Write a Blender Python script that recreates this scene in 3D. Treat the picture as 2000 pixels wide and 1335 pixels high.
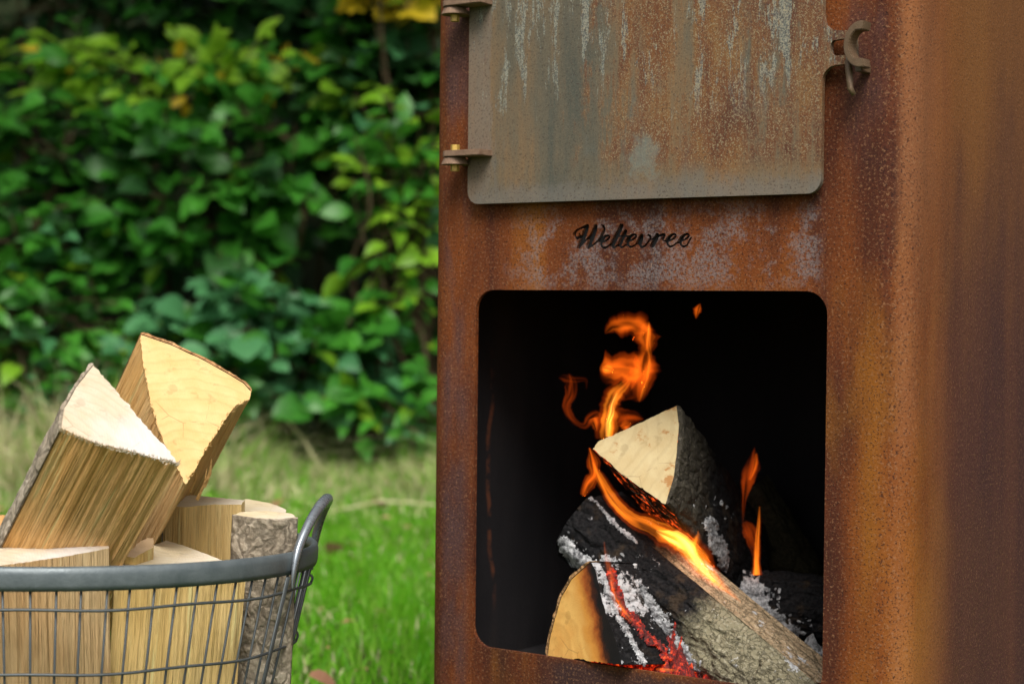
import bpy, bmesh, math, random
import numpy as np
from mathutils import Vector, Matrix, noise
from mathutils.bvhtree import BVHTree

for o in list(bpy.data.objects): bpy.data.objects.remove(o)
SC = bpy.context.scene
COL = SC.collection
R = math.radians
random.seed(7); np.random.seed(7)

# ------------------------------------------------------------------ camera
FPX, CX, CY = 3500.0, 1000.0, 667.5            # focal length in pixels of the 2000 px wide photograph
PITCH, ROLL = R(.7), R(.45)
CAM = Vector((0, 0, .52))
_r = Vector((1, 0, 0)); _f = Vector((0, math.cos(PITCH), -math.sin(PITCH))); _u = _r.cross(_f)
CR = _r*math.cos(ROLL) + _u*math.sin(ROLL); CU = -_r*math.sin(ROLL) + _u*math.cos(ROLL); CF = _f
cam_d = bpy.data.cameras.new('camera'); cam = bpy.data.objects.new('camera', cam_d); COL.objects.link(cam)
M = Matrix.Identity(4)
for i in range(3):
    M[i][0] = CR[i]; M[i][1] = CU[i]; M[i][2] = -CF[i]; M[i][3] = CAM[i]
cam.matrix_world = M
cam_d.sensor_width = 36; cam_d.lens = FPX/2000*36; cam_d.clip_start = .05; cam_d.clip_end = 500
cam_d.dof.use_dof = True; cam_d.dof.focus_distance = 1.52; cam_d.dof.aperture_fstop = 6.3
SC.camera = cam

# ------------------------------------------------------------------ light
SUNV = Vector((.04, -.62, .78)).normalized()       # towards the sun: high, behind the camera
w = bpy.data.worlds.new('World'); SC.world = w; w.use_nodes = True
wn = w.node_tree; bg = wn.nodes['Background']
sky = wn.nodes.new('ShaderNodeTexSky'); sky.sky_type = 'NISHITA'; sky.sun_disc = False
sky.sun_elevation = math.asin(SUNV.z); sky.sun_rotation = math.atan2(SUNV.x, SUNV.y)
sky.air_density = 1.0; sky.dust_density = 4.0; sky.ozone_density = 1.0
hs = wn.nodes.new('ShaderNodeHueSaturation'); hs.inputs['Saturation'].default_value = .35     # thin white cloud
wn.links.new(sky.outputs[0], hs.inputs['Color']); wn.links.new(hs.outputs[0], bg.inputs[0]); bg.inputs[1].default_value = .095
sd = bpy.data.lights.new('sun', 'SUN'); sd.energy = 2.3; sd.angle = R(28); sd.color = (1, .96, .9)
so = bpy.data.objects.new('sun', sd); COL.objects.link(so)
so.rotation_euler = (-SUNV).to_track_quat('-Z', 'Y').to_euler()
SC.view_settings.view_transform = 'Standard'; SC.view_settings.look = 'None'
SC.view_settings.exposure = 0.8; SC.view_settings.gamma = 1.0
SC.render.engine = 'CYCLES'
SC.cycles.use_denoising = True
SC.cycles.max_bounces = 4; SC.cycles.diffuse_bounces = 2; SC.cycles.glossy_bounces = 2
SC.cycles.transparent_max_bounces = 8; SC.cycles.volume_bounces = 0
SC.cycles.sample_clamp_indirect = 4.0
SC.cycles.caustics_reflective = False; SC.cycles.caustics_refractive = False

# ------------------------------------------------------------------ helpers
def ray(px, py): return (CR*((px-CX)/FPX) - CU*((py-CY)/FPX) + CF)
def W(px, py, d): return CAM + ray(px, py)*d                      # world point at depth d
def camv(x, y, z): return (CR*x + CU*y - CF*z).normalized()        # direction: right, up, towards the viewer
def link(o, parent=None):
    COL.objects.link(o)
    if parent is not None: o.parent = parent
    return o
def tag(o, label=None, cat=None, group=None, kind=None):
    for k, v in (('label', label), ('category', cat), ('group', group), ('kind', kind)):
        if v: o[k] = v
    return o
def empty(name, mat=None):
    o = bpy.data.objects.new(name, None); COL.objects.link(o); o.empty_display_size = .05
    if mat is not None: o.matrix_world = mat
    return o
def obj(name, verts, faces, mats, parent=None, idx=None, smooth=False):
    me = bpy.data.meshes.new(name); me.from_pydata([tuple(v) for v in verts], [], faces)
    for m in (mats if isinstance(mats, (list, tuple)) else [mats]): me.materials.append(m)
    if idx is not None: me.polygons.foreach_set('material_index', idx)
    if smooth: me.polygons.foreach_set('use_smooth', [True]*len(me.polygons))
    me.update()
    return link(bpy.data.objects.new(name, me), parent)
def bmobj(name, bm, mats, parent=None, smooth=False):
    me = bpy.data.meshes.new(name); bm.to_mesh(me); bm.free()
    for m in (mats if isinstance(mats, (list, tuple)) else [mats]): me.materials.append(m)
    if smooth: me.polygons.foreach_set('use_smooth', [True]*len(me.polygons))
    return link(bpy.data.objects.new(name, me), parent)
def box(bm, x0, x1, y0, y1, z0, z1, bev=0):
    r = bmesh.ops.create_cube(bm, size=1)
    for v in r['verts']: v.co = Vector(((x0+x1)/2+v.co.x*(x1-x0), (y0+y1)/2+v.co.y*(y1-y0), (z0+z1)/2+v.co.z*(z1-z0)))
    if bev: bmesh.ops.bevel(bm, geom=list({e for v in r['verts'] for e in v.link_edges}), offset=bev, segments=2, affect='EDGES')
def tube(path, radii, n=8, cap=True, flat=None):
    """verts, faces of a tube along path; radii per point (float or (a,b)); flat = preferred 'up' of the section"""
    P = [Vector(p) for p in path]; V = []; F = []
    up = Vector(flat) if flat is not None else None
    prev = None
    for i, p in enumerate(P):
        t = (P[min(i+1, len(P)-1)] - P[max(i-1, 0)]).normalized()
        if up is not None: a = (up - t*up.dot(t)).normalized()
        else:
            ref = prev if prev is not None else (Vector((0, 0, 1)) if abs(t.z) < .9 else Vector((1, 0, 0)))
            a = (ref - t*ref.dot(t)).normalized(); prev = a
        b = t.cross(a); r = radii[i] if isinstance(radii, (list, tuple)) else radii
        ra, rb = r if isinstance(r, (list, tuple)) else (r, r)
        for k in range(n):
            an = 2*math.pi*k/n
            V.append(p + a*(math.cos(an)*ra) + b*(math.sin(an)*rb))
    for i in range(len(P)-1):
        for k in range(n):
            F.append((i*n+k, i*n+(k+1) % n, (i+1)*n+(k+1) % n, (i+1)*n+k))
    if cap:
        F.append(tuple(range(n-1, -1, -1))); F.append(tuple((len(P)-1)*n+k for k in range(n)))
    return V, F
def spline(pts, k=6):
    """Catmull-Rom through tuples"""
    P = [np.array(p, float) for p in pts]; out = []
    for i in range(len(P)-1):
        a = P[max(i-1, 0)]; b = P[i]; c = P[i+1]; d = P[min(i+2, len(P)-1)]
        for j in range(k):
            t = j/k
            out.append(.5*((2*b)+(-a+c)*t+(2*a-5*b+4*c-d)*t*t+(-a+3*b-3*c+d)*t**3))
    out.append(P[-1]); return out
def fbm(x, y, z, o=4): return noise.fractal(Vector((x, y, z)), 1.0, 2.0, o, noise_basis='PERLIN_ORIGINAL')

# ---- node helpers
class NT:
    def __init__(s, name):
        s.m = bpy.data.materials.new(name); s.m.use_nodes = True; s.t = s.m.node_tree
        s.b = s.t.nodes['Principled BSDF']; s.out = s.t.nodes['Material Output']
        s.c = s.n('ShaderNodeTexCoord').outputs['Object']
    def n(s, typ, **props):
        nd = s.t.nodes.new(typ)
        for k, v in props.items(): setattr(nd, k, v)
        return nd
    def set(s, sock, v):
        if isinstance(v, bpy.types.NodeSocket): s.t.links.new(v, sock)
        elif v is not None:
            if sock.type == 'RGBA' and len(v) == 3: v = (*v, 1)
            sock.default_value = v
    def map(s, scale=(1, 1, 1), loc=(0, 0, 0), rot=(0, 0, 0), v=None):
        m = s.n('ShaderNodeMapping'); s.set(m.inputs[0], v or s.c); m.inputs[1].default_value = loc
        m.inputs[2].default_value = rot; m.inputs[3].default_value = scale; return m.outputs[0]
    def noise(s, scale=5, detail=4, rough=.55, v=None, dist=0, st=None, loc=(0, 0, 0)):
        n = s.n('ShaderNodeTexNoise'); 
        vec = v or s.c
        if st or loc != (0, 0, 0): vec = s.map(st or (1, 1, 1), loc, v=vec)
        s.set(n.inputs['Vector'], vec); s.set(n.inputs['Scale'], scale); n.inputs['Detail'].default_value = detail
        n.inputs['Roughness'].default_value = rough; n.inputs['Distortion'].default_value = dist
        return n.outputs[0]
    def voro(s, scale=5, v=None, st=None, feature='F1', out='Distance', rnd=1):
        n = s.n('ShaderNodeTexVoronoi', feature=feature); vec = v or s.c
        if st: vec = s.map(st, v=vec)
        s.set(n.inputs['Vector'], vec); n.inputs['Scale'].default_value = scale; n.inputs['Randomness'].default_value = rnd
        return n.outputs[out]
    def ramp(s, fac, stops, interp='LINEAR'):
        r = s.n('ShaderNodeValToRGB'); cr = r.color_ramp; cr.interpolation = interp
        while len(cr.elements) < len(stops): cr.elements.new(.5)
        for e, (p, c) in zip(cr.elements, stops):
            e.position = p; e.color = (c, c, c, 1) if isinstance(c, (int, float)) else (*c, 1)
        s.set(r.inputs[0], fac); return r.outputs[0]
    def step(s, fac, a, b):
        m = s.n('ShaderNodeMapRange', interpolation_type='SMOOTHSTEP'); s.set(m.inputs[0], fac)
        m.inputs[1].default_value = a; m.inputs[2].default_value = b; return m.outputs[0]
    def mix(s, f, a, b, bt='MIX'):
        m = s.n('ShaderNodeMix', data_type='RGBA', blend_type=bt); s.set(m.inputs[0], f); s.set(m.inputs[6], a); s.set(m.inputs[7], b)
        return m.outputs[2]
    def math(s, op, a, b=None, c=None):
        m = s.n('ShaderNodeMath', operation=op); s.set(m.inputs[0], a)
        if b is not None: s.set(m.inputs[1], b)
        if c is not None: s.set(m.inputs[2], c)
        return m.outputs[0]
    def xyz(s, v=None):
        n = s.n('ShaderNodeSeparateXYZ'); s.set(n.inputs[0], v or s.c); return n.outputs
    def done(s, col, rough=.7, spec=.3, metal=0, bump=None, bs=.3, bd=.002, normal=None):
        s.set(s.b.inputs['Base Color'], col); s.set(s.b.inputs['Roughness'], rough)
        s.set(s.b.inputs['Specular IOR Level'], spec); s.set(s.b.inputs['Metallic'], metal)
        if bump is not None:
            b = s.n('ShaderNodeBump'); b.inputs['Strength'].default_value = bs; b.inputs['Distance'].default_value = bd
            s.set(b.inputs['Height'], bump); s.t.links.new(b.outputs[0], s.b.inputs['Normal'])
        return s.m

# ------------------------------------------------------------------ materials
def mat_rust():
    t = NT('corten_rust'); X, Y, Z = t.xyz()
    big = t.noise(7, 5, .6, st=(1, 1, .35))
    streak = t.noise(22, 4, .6, st=(1, 1, .07), loc=(3, 1, 0))
    fine = t.noise(420, 3, .7); mid = t.noise(90, 4, .65); grit = t.noise(900, 2, .6, loc=(1, 2, 3))
    f = t.math('ADD', t.math('MULTIPLY', big, .62), t.math('MULTIPLY', streak, .38))
    base = t.ramp(f, [(.34, (.026, .009, .007)), (.43, (.070, .018, .007)), (.51, (.140, .036, .007)), (.59, (.190, .058, .009)), (.7, (.245, .092, .011))])
    # yellow ochre bloom
    och = t.step(t.noise(5, 4, .6, st=(1.6, 1, .5), loc=(.31, 0, .12)), .52, .68)
    base = t.mix(t.math('MULTIPLY', och, .6), base, (.245, .090, .009))
    # old mill-scale greys showing above the fire opening
    za = t.math('MULTIPLY', t.step(Z, .535, .56), t.math('SUBTRACT', 1, t.step(Z, .60, .635)))
    xa = t.math('MULTIPLY', t.step(X, -.17, -.10), t.math('SUBTRACT', 1, t.step(X, .165, .18)))
    gm = t.math('MULTIPLY', t.math('MULTIPLY', za, xa), t.step(t.math('ADD', t.noise(22, 6, .7, loc=(.1, .3, .8)), t.math('MULTIPLY', mid, .5)), .69, .83))
    base = t.mix(t.math('MULTIPLY', t.math('MULTIPLY', gm, .6), t.step(t.noise(330, 3, .7, loc=(2, 2, 0)), .36, .58)), base, t.mix(fine, (.12, .10, .10), (.23, .225, .23)))
    # dark violet strip beside the hinges and on the upper right of the front
    ls = t.math('MULTIPLY', t.math('SUBTRACT', 1, t.step(X, -.198, -.180)), t.step(X, -.226, -.212))
    rs = t.math('MULTIPLY', t.step(X, .185, .20), t.math('MULTIPLY', t.math('SUBTRACT', 1, t.step(X, .225, .24)), t.step(Z, .62, .72)))
    ds = t.math('MULTIPLY', t.math('ADD', ls, t.math('MULTIPLY', rs, .8)), t.step(t.noise(14, 4, .6, st=(1, 1, .3), loc=(2, 5, 1)), .40, .56))
    base = t.mix(t.math('MULTIPLY', ds, .8), base, t.mix(mid, (.040, .018, .018), (.085, .05, .05)))
    # smoother side sheet: ochre above, violet brown patina below
    sd_ = t.step(t.math('ADD', Y, t.math('MULTIPLY', t.math('SUBTRACT', streak, .5), .05)), .010, .13)
    low = t.math('SUBTRACT', 1, t.step(t.math('ADD', Z, t.math('MULTIPLY', t.math('SUBTRACT', big, .5), .5)), .44, .74))
    sc = t.mix(low, t.mix(streak, (.125, .046, .015), (.175, .070, .019)), t.mix(streak, (.036, .014, .016), (.075, .029, .022)))
    base = t.mix(t.math('MULTIPLY', sd_, .9), base, sc)
    bend_sheen = t.math('MULTIPLY', t.step(X, .2335, .2435), t.math('SUBTRACT', 1, t.step(Y, .010, .11)))
    bend_sheen = t.math('MULTIPLY', bend_sheen, t.step(t.noise(6, 3, .5, st=(1, 1, .5), loc=(9, 9, 3)), .22, .5))
    base = t.mix(t.math('MULTIPLY', bend_sheen, .55), base, (.27, .108, .042))  # corner highlight painted into the rust as a paler band
    # soot on the sill where the fire spills over
    so_ = t.math('MULTIPLY', t.step(t.math('ADD', X, t.math('MULTIPLY', mid, .03)), -.10, -.06), t.math('SUBTRACT', 1, t.step(t.math('ADD', Z, t.math('MULTIPLY', mid, .02)), .213, .226)))
    so_ = t.math('MULTIPLY', so_, t.math('SUBTRACT', 1, t.step(X, .17, .185)))
    base = t.mix(t.math('MULTIPLY', so_, .85), base, t.mix(fine, (.012, .008, .009), (.05, .03, .03)))
    # pitting and speckle
    spk = t.math('SUBTRACT', 1, t.math('MULTIPLY', t.step(Y, .004, .03), .3))
    base = t.mix(t.math('MULTIPLY', t.math('MULTIPLY', t.step(fine, .52, .68), .62), spk), base, t.mix(mid, (.30, .13, .04), (.20, .12, .08)))
    base = t.mix(t.math('MULTIPLY', t.math('MULTIPLY', t.step(t.noise(520, 2, .6, loc=(7, 2, 9)), .52, .70), .85), spk), base, (.022, .008, .006))
    h = t.math('ADD', t.math('MULTIPLY', grit, .5), t.math('ADD', fine, t.math('MULTIPLY', mid, 1.5)))
    return t.done(base, t.ramp(mid, [(.3, .7), (.7, .9)]), .16, 0, h, .5, .0010)
def mat_door():
    t = NT('door_patina'); X, Y, Z = t.xyz()
    big = t.noise(8, 5, .6, st=(1, 1, .4), loc=(4, 0, 2)); fine = t.noise(720, 3, .75); mid = t.noise(110, 4, .7)
    run = t.noise(42, 6, .72, st=(1, 1, .12), loc=(1, 7, 3)); run2 = t.noise(70, 6, .75, st=(1, 1, .18), loc=(5, 2, 8))
    grey = t.ramp(t.math('ADD', t.math('MULTIPLY', big, .6), t.math('MULTIPLY', run, .4)), [(.36, (.070, .070, .055)), (.44, (.105, .088, .060)), (.51, (.15, .100, .055)), (.60, (.185, .098, .04))])
    teal = t.step(t.noise(17, 4, .6, st=(1, 1, .45), loc=(8, 1, 1)), .55, .66)
    grey = t.mix(t.math('MULTIPLY', teal, .4), grey, t.mix(mid, (.065, .085, .085), (.14, .155, .14)))
    # rust film that ran down, strongest on the right two thirds
    rm = t.math('ADD', t.math('MULTIPLY', run, .85), t.math('MULTIPLY', t.step(X, -.14, .10), .15))
    rm = t.step(t.math('ADD', rm, t.math('MULTIPLY', t.math('SUBTRACT', mid, .5), .25)), .46, .60)
    botm = t.step(t.math('ADD', Z, t.math('MULTIPLY', t.math('SUBTRACT', big, .5), .04)), .640, .662)
    rm = t.math('MULTIPLY', rm, botm)
    rust = t.ramp(t.math('ADD', t.math('MULTIPLY', run2, .6), t.math('MULTIPLY', t.noise(12, 3, .5, loc=(3, 3, 3)), .4)), [(.40, (.070, .022, .013)), (.5, (.125, .046, .019)), (.62, (.175, .082, .027))])
    col = t.mix(t.math('MULTIPLY', rm, .85), grey, rust)
    # bare grey strips along the bottom and the hinge edge
    eb = t.math('SUBTRACT', 1, t.step(t.math('ADD', Z, t.math('MULTIPLY', t.math('SUBTRACT', mid, .5), .03)), .630, .648))
    el = t.math('SUBTRACT', 1, t.step(t.math('ADD', X, t.math('MULTIPLY', t.math('SUBTRACT', run2, .5), .05)), -.160, -.150))
    col = t.mix(t.math('MULTIPLY', t.math('MAXIMUM', eb, t.math('MULTIPLY', el, .8)), .62), col, t.mix(t.noise(30, 5, .7, loc=(6, 6, 1)), (.085, .09, .082), (.18, .155, .135)))
    # pale lichen-like runs
    prn = t.noise(52, 7, .82, st=(1, 1, .17), loc=(2, 9, 4), dist=.3)
    pr = t.math('MULTIPLY', t.step(t.math('ADD', prn, t.math('MULTIPLY', t.step(X, -.02, .12), .025)), .555, .572), t.step(t.math('ADD', Z, t.math('MULTIPLY', big, .08)), .72, .77))
    col = t.mix(t.math('MULTIPLY', pr, .75), col, t.mix(t.step(fine, .38, .62), (.06, .075, .075), (.30, .30, .24)))
    # yellowish grit in the rust
    gr = t.math('MULTIPLY', t.step(fine, .52, .62), t.math('ADD', t.math('MULTIPLY', rm, .6), .14))
    col = t.mix(gr, col, t.mix(mid, (.20, .14, .055), (.32, .28, .19)))
    col = t.mix(t.math('MULTIPLY', t.step(t.noise(520, 2, .6, loc=(3, 8, 1)), .54, .7), .6), col, (.042, .026, .02))
    # pale round mark low on the door, worn bare edge strip at the bottom
    vm = t.n('ShaderNodeVectorMath', operation='DISTANCE'); t.set(vm.inputs[0], t.map((1, 0, .75))); vm.inputs[1].default_value = (.011, 0, .496)
    col = t.mix(t.math('MULTIPLY', t.math('SUBTRACT', 1, t.step(t.math('ADD', vm.outputs['Value'], t.math('MULTIPLY', mid, .03)), .022, .034)), .5), col, (.15, .18, .155))
    h = t.math('ADD', fine, t.math('ADD', t.math('MULTIPLY', mid, 1.2), t.math('MULTIPLY', rm, .8)))
    return t.done(col, t.ramp(rm, [(0, .6), (1, .85)]), .2, 0, h, .3, .0006)
def mat_soot():
    t = NT('sooty_steel'); n = t.noise(8, 5, .6, st=(1, 1, .3)); f = t.noise(120, 4, .7)
    c = t.ramp(n, [(.35, (.006, .006, .007)), (.55, (.012, .011, .012)), (.7, (.022, .017, .015))])
    X, Y, Z = t.xyz()
    # one rust run down the left wall
    wob = t.math('ADD', Y, t.math('MULTIPLY', t.math('SUBTRACT', t.noise(6, 3, .5, st=(0, 0, 1)), .5), .07))
    d = t.math('ABSOLUTE', t.math('SUBTRACT', wob, .081))
    m = t.math('MULTIPLY', t.math('SUBTRACT', 1, t.step(d, .001, .005)), t.math('MULTIPLY', t.step(Z, .22, .28), t.math('SUBTRACT', 1, t.step(Z, .42, .50))))
    m = t.math('MULTIPLY', m, t.math('SUBTRACT', 1, t.step(X, -.19, -.18)))
    c = t.mix(t.math('MULTIPLY', t.math('MULTIPLY', m, .5), t.step(t.noise(40, 4, .7), .4, .6)), c, (.16, .05, .02))
    return t.done(c, .9, .15, 0, t.math('ADD', f, n), .4, .002)
def mat_metal(name, a, b, rough=.45, metal=.0, sc=60, spec=.5, bs=.2):
    t = NT(name); n = t.noise(sc, 5, .65); f = t.noise(sc*9, 3, .6)
    return t.done(t.mix(n, a, b), t.ramp(n, [(.3, rough-.12), (.7, rough+.15)]), spec, metal, t.math('ADD', f, n), bs, .0008)
def mat_end(name, pale, dark, ring=420, pith=(0, 0), white=0, stain=0, burn=None):
    """sawn end grain: rings round the pith, saw marks, checks"""
    t = NT(name); X, Y, Z = t.xyz()
    wob = t.noise(25, 3, .5)
    vd = t.n('ShaderNodeVectorMath', operation='DISTANCE'); t.set(vd.inputs[0], t.map((1, 1, 0))); vd.inputs[1].default_value = (pith[0], pith[1], 0)
    rr = t.math('SINE', t.math('ADD', t.math('MULTIPLY', vd.outputs['Value'], ring*2), t.math('MULTIPLY', wob, 14)))
    n = t.noise(40, 5, .6); f = t.noise(700, 3, .7)
    c = t.mix(t.ramp(n, [(.3, 0), (.7, 1)]), dark, pale)
    c = t.mix(t.math('MULTIPLY', t.step(rr, .3, 1), .20), c, tuple(v*.70 for v in dark))
    c = t.mix(t.math('MULTIPLY', t.step(f, .55, .7), .25), c, tuple(v*.6 for v in dark))
    ck = t.voro(22, st=(1, 1, .01), feature='DISTANCE_TO_EDGE')
    ckm = t.math('MULTIPLY', t.math('SUBTRACT', 1, t.step(ck, .0, .012)), t.step(t.noise(30, 2, .5, loc=(2, 2, 2)), .55, .62))
    c = t.mix(t.math('MULTIPLY', ckm, .45), c, (.10, .055, .025))
    c = t.mix(t.math('MULTIPLY', t.step(t.noise(60, 3, .6, loc=(7, 1, 4)), .60, .68), .35), c, tuple(v*.55 for v in dark))
    if white: c = t.mix(t.math('MULTIPLY', t.step(t.noise(14, 3, .5, loc=(1, 4, 2)), .42, .62), white), c, (.60, .58, .58))
    if stain: 
        sm = t.math('MULTIPLY', t.step(t.math('ADD', t.noise(40, 5, .7, loc=(0, 3, 1)), t.math('MULTIPLY', X, stain)), .58, .66), .85)
        c = t.mix(sm, c, (.30, .13, .035))
    if burn:      # (direction x, direction y, start, end): scorched towards one side
        g = t.math('ADD', t.math('ADD', t.math('MULTIPLY', X, burn[0]), t.math('MULTIPLY', Y, burn[1])), t.math('MULTIPLY', t.math('SUBTRACT', t.noise(45, 4, .6), .5), .030))
        k = t.n('ShaderNodeMapRange'); t.set(k.inputs[0], g); k.inputs[1].default_value = burn[2]; k.inputs[2].default_value = burn[3]
        br = t.ramp(k.outputs[0], [(0, 0), (1, 1)])
        c2 = t.ramp(k.outputs[0], [(.0, (.66, .40, .12)), (.4, (.58, .25, .045)), (.66, (.30, .075, .014)), (.8, (.05, .014, .006)), (.92, (.008, .007, .007))])
        c = t.mix(t.ramp(k.outputs[0], [(0, 0), (.25, 1)]), c, c2)
    saw = t.math('SINE', t.math('MULTIPLY', t.math('ADD', X, t.math('MULTIPLY', Y, .35)), 2600)); c = t.mix(t.math('MULTIPLY', t.math('MULTIPLY', t.step(saw, .2, 1), t.step(t.noise(18, 2, .5, loc=(4, 4, 4)), .45, .6)), .04), c, tuple(v*.5 for v in dark))
    h = t.math('ADD', t.math('MULTIPLY', rr, .25), t.math('ADD', f, t.math('MULTIPLY', saw, .06)))
    return t.done(c, .75, .2, 0, h, .35, .0008)
def mat_split(name, pale, dark, orange, k=1.0):
    """riven long grain: fibres along local z"""
    t = NT(name)
    a = t.noise(150, 5, .7, st=(1, 1, .035), dist=.2); b = t.noise(650, 3, .6, st=(1, 1, .03)); big = t.noise(14, 4, .6, st=(1, 1, .25))
    c = t.mix(t.ramp(big, [(.38, 0), (.62, 1)]), pale, orange)
    c = t.mix(t.math('MULTIPLY', t.step(a, .47, .68), .42), c, dark)
    c = t.mix(t.math('MULTIPLY', t.step(b, .53, .66), .45), c, tuple(v*.55 for v in dark))
    c = t.mix(t.math('MULTIPLY', t.step(t.noise(160, 3, .6, st=(1, 1, .03), loc=(5, 5, 5)), .58, .66), .6), c, tuple(min(.8, v*1.25) for v in pale))
    return t.done(c, .7, .25, 0, t.math('ADD', a, b), .9*k, .0028)
def mat_bark(name, a, b, c_):
    t = NT(name); dn = t.n('ShaderNodeTexNoise'); t.set(dn.inputs['Vector'], t.c); dn.inputs['Scale'].default_value = 55
    dv = t.n('ShaderNodeVectorMath', operation='MULTIPLY_ADD'); t.set(dv.inputs[0], dn.outputs['Color']); dv.inputs[1].default_value = (.022, .022, .03); t.set(dv.inputs[2], t.c)
    v = t.voro(95, v=dv.outputs[0], st=(1, 1, .45), feature='DISTANCE_TO_EDGE'); n = t.noise(45, 5, .65); f = t.noise(300, 4, .7)
    c = t.ramp(t.math('ADD', t.math('MULTIPLY', n, .6), t.math('MULTIPLY', f, .4)), [(.36, a), (.5, b), (.64, c_)])
    c = t.mix(t.math('MULTIPLY', t.math('SUBTRACT', 1, t.step(v, 0, .16)), .55), c, tuple(x*.4 for x in a))
    return t.done(c, .9, .15, 0, t.math('ADD', t.step(v, 0, .25), t.math('ADD', f, n)), .5, .002)
def mat_char(name, fresh=None, zf=(0, 0), ash=.0, brown=.25, ember=0, zdir=1):
    """charred bark / wood; fresh bark colour towards local z beyond zf; ash and glowing cracks"""
    t = NT(name); X, Y, Z = t.xyz()
    n = t.noise(60, 5, .7); f = t.noise(330, 4, .7); v = t.voro(75, st=(1, 1, .6), feature='DISTANCE_TO_EDGE')
    c = t.mix(t.ramp(f, [(.35, 0), (.65, 1)]), (.004, .004, .0045), (.017, .0165, .017))
    c = t.mix(t.math('MULTIPLY', t.step(t.noise(30, 4, .6, loc=(2, 1, 5)), .52, .64), brown), c, t.mix(f, (.05, .03, .015), (.16, .10, .045)))
    if fresh:
        fr = t.mix(n, fresh[0], fresh[1])
        fr = t.mix(t.math('MULTIPLY', t.step(f, .52, .66), .6), fr, fresh[2])
        dn = t.n('ShaderNodeTexNoise'); t.set(dn.inputs['Vector'], t.c); dn.inputs['Scale'].default_value = 70; dn.inputs['Detail'].default_value = 4
        dv = t.n('ShaderNodeVectorMath', operation='MULTIPLY_ADD'); t.set(dv.inputs[0], dn.outputs['Color']); dv.inputs[1].default_value = (.03, .03, .03); t.set(dv.inputs[2], t.c)
        crk = t.voro(150, v=dv.outputs[0], st=(1, 1, .7), feature='DISTANCE_TO_EDGE')
        fr = t.mix(t.math('MULTIPLY', t.math('SUBTRACT', 1, t.step(crk, 0, .13)), .7), fr, (.04, .034, .02))
        g = t.step(t.math('ADD', t.math('MULTIPLY', Z, zdir), t.math('MULTIPLY', t.math('SUBTRACT', n, .5), .05)), zf[0], zf[1])
        c = t.mix(g, c, fr)
    if ash:
        am = t.step(t.math('ADD', t.noise(28, 5, .7, loc=(9, 2, 2)), t.math('MULTIPLY', f, .25)), .77-ash*.2, .83-ash*.2)
        c = t.mix(am, c, t.mix(f, (.22, .22, .23), (.62, .62, .63)))
    h = t.math('ADD', t.math('MULTIPLY', t.step(v, 0, .2), .8), t.math('ADD', f, n))
    m = t.done(c, .9, .10, 0, h, .8, .003)
    if ember:
        em = t.math('MULTIPLY', t.math('SUBTRACT', 1, t.step(v, .0, .10)), t.step(n, .46, .6))
        t.set(t.b.inputs['Emission Color'], (1, .10, .012)); t.set(t.b.inputs['Emission Strength'], t.math('MULTIPLY', em, ember)); m.cycles.emission_sampling = 'NONE'
    return m
def mat_ember():
    t = NT('glowing_embers'); n = t.noise(150, 5, .75); f = t.noise(400, 4, .7)
    c = t.mix(f, (.010, .005, .005), (.06, .045, .045))
    m = t.done(c, .9, .1, 0, t.math('ADD', n, f), .8, .003)
    t.set(t.b.inputs['Emission Color'], t.ramp(n, [(.40, (.45, .006, .002)), (.56, (1, .03, .005)), (.70, (1, .16, .015))]))
    t.set(t.b.inputs['Emission Strength'], t.ramp(t.math('ADD', t.math('MULTIPLY', n, .7), t.math('MULTIPLY', f, .3)), [(.40, .01), (.52, .16), (.66, .9)])); m.cycles.emission_sampling = 'NONE'
    return m
def mat_ash():
    t = NT('wood_ash'); f = t.noise(300, 5, .75); n = t.noise(70, 5, .7)
    c = t.ramp(t.math('ADD', t.math('MULTIPLY', f, .6), t.math('MULTIPLY', n, .4)), [(.38, (.035, .035, .037)), (.47, (.20, .20, .205)), (.56, (.48, .48, .485)), (.66, (.66, .66, .66))])
    return t.done(c, .95, .1, 0, f, .8, .003)
def mat_flame(name, col, s):
    m = bpy.data.materials.new(name); m.use_nodes = True; nt = m.node_tree
    nt.nodes.remove(nt.nodes['Principled BSDF']); e = nt.nodes.new('ShaderNodeEmission')
    e.inputs[0].default_value = (*col, 1); e.inputs[1].default_value = s
    nt.links.new(e.outputs[0], nt.nodes['Material Output'].inputs['Volume']); return m
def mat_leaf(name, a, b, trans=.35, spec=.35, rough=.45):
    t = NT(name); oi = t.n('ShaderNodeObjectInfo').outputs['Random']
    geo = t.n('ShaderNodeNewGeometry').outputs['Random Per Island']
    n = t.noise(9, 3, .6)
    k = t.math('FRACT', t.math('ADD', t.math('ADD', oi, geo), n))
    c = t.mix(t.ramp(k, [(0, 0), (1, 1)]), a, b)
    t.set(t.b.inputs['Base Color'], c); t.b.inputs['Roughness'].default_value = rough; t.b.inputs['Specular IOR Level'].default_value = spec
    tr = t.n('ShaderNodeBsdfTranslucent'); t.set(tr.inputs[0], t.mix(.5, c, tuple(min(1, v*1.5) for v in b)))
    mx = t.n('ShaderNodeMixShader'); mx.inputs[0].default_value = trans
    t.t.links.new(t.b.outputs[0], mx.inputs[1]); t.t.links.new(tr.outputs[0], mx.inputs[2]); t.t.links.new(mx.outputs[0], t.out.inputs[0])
    return t.m

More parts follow.
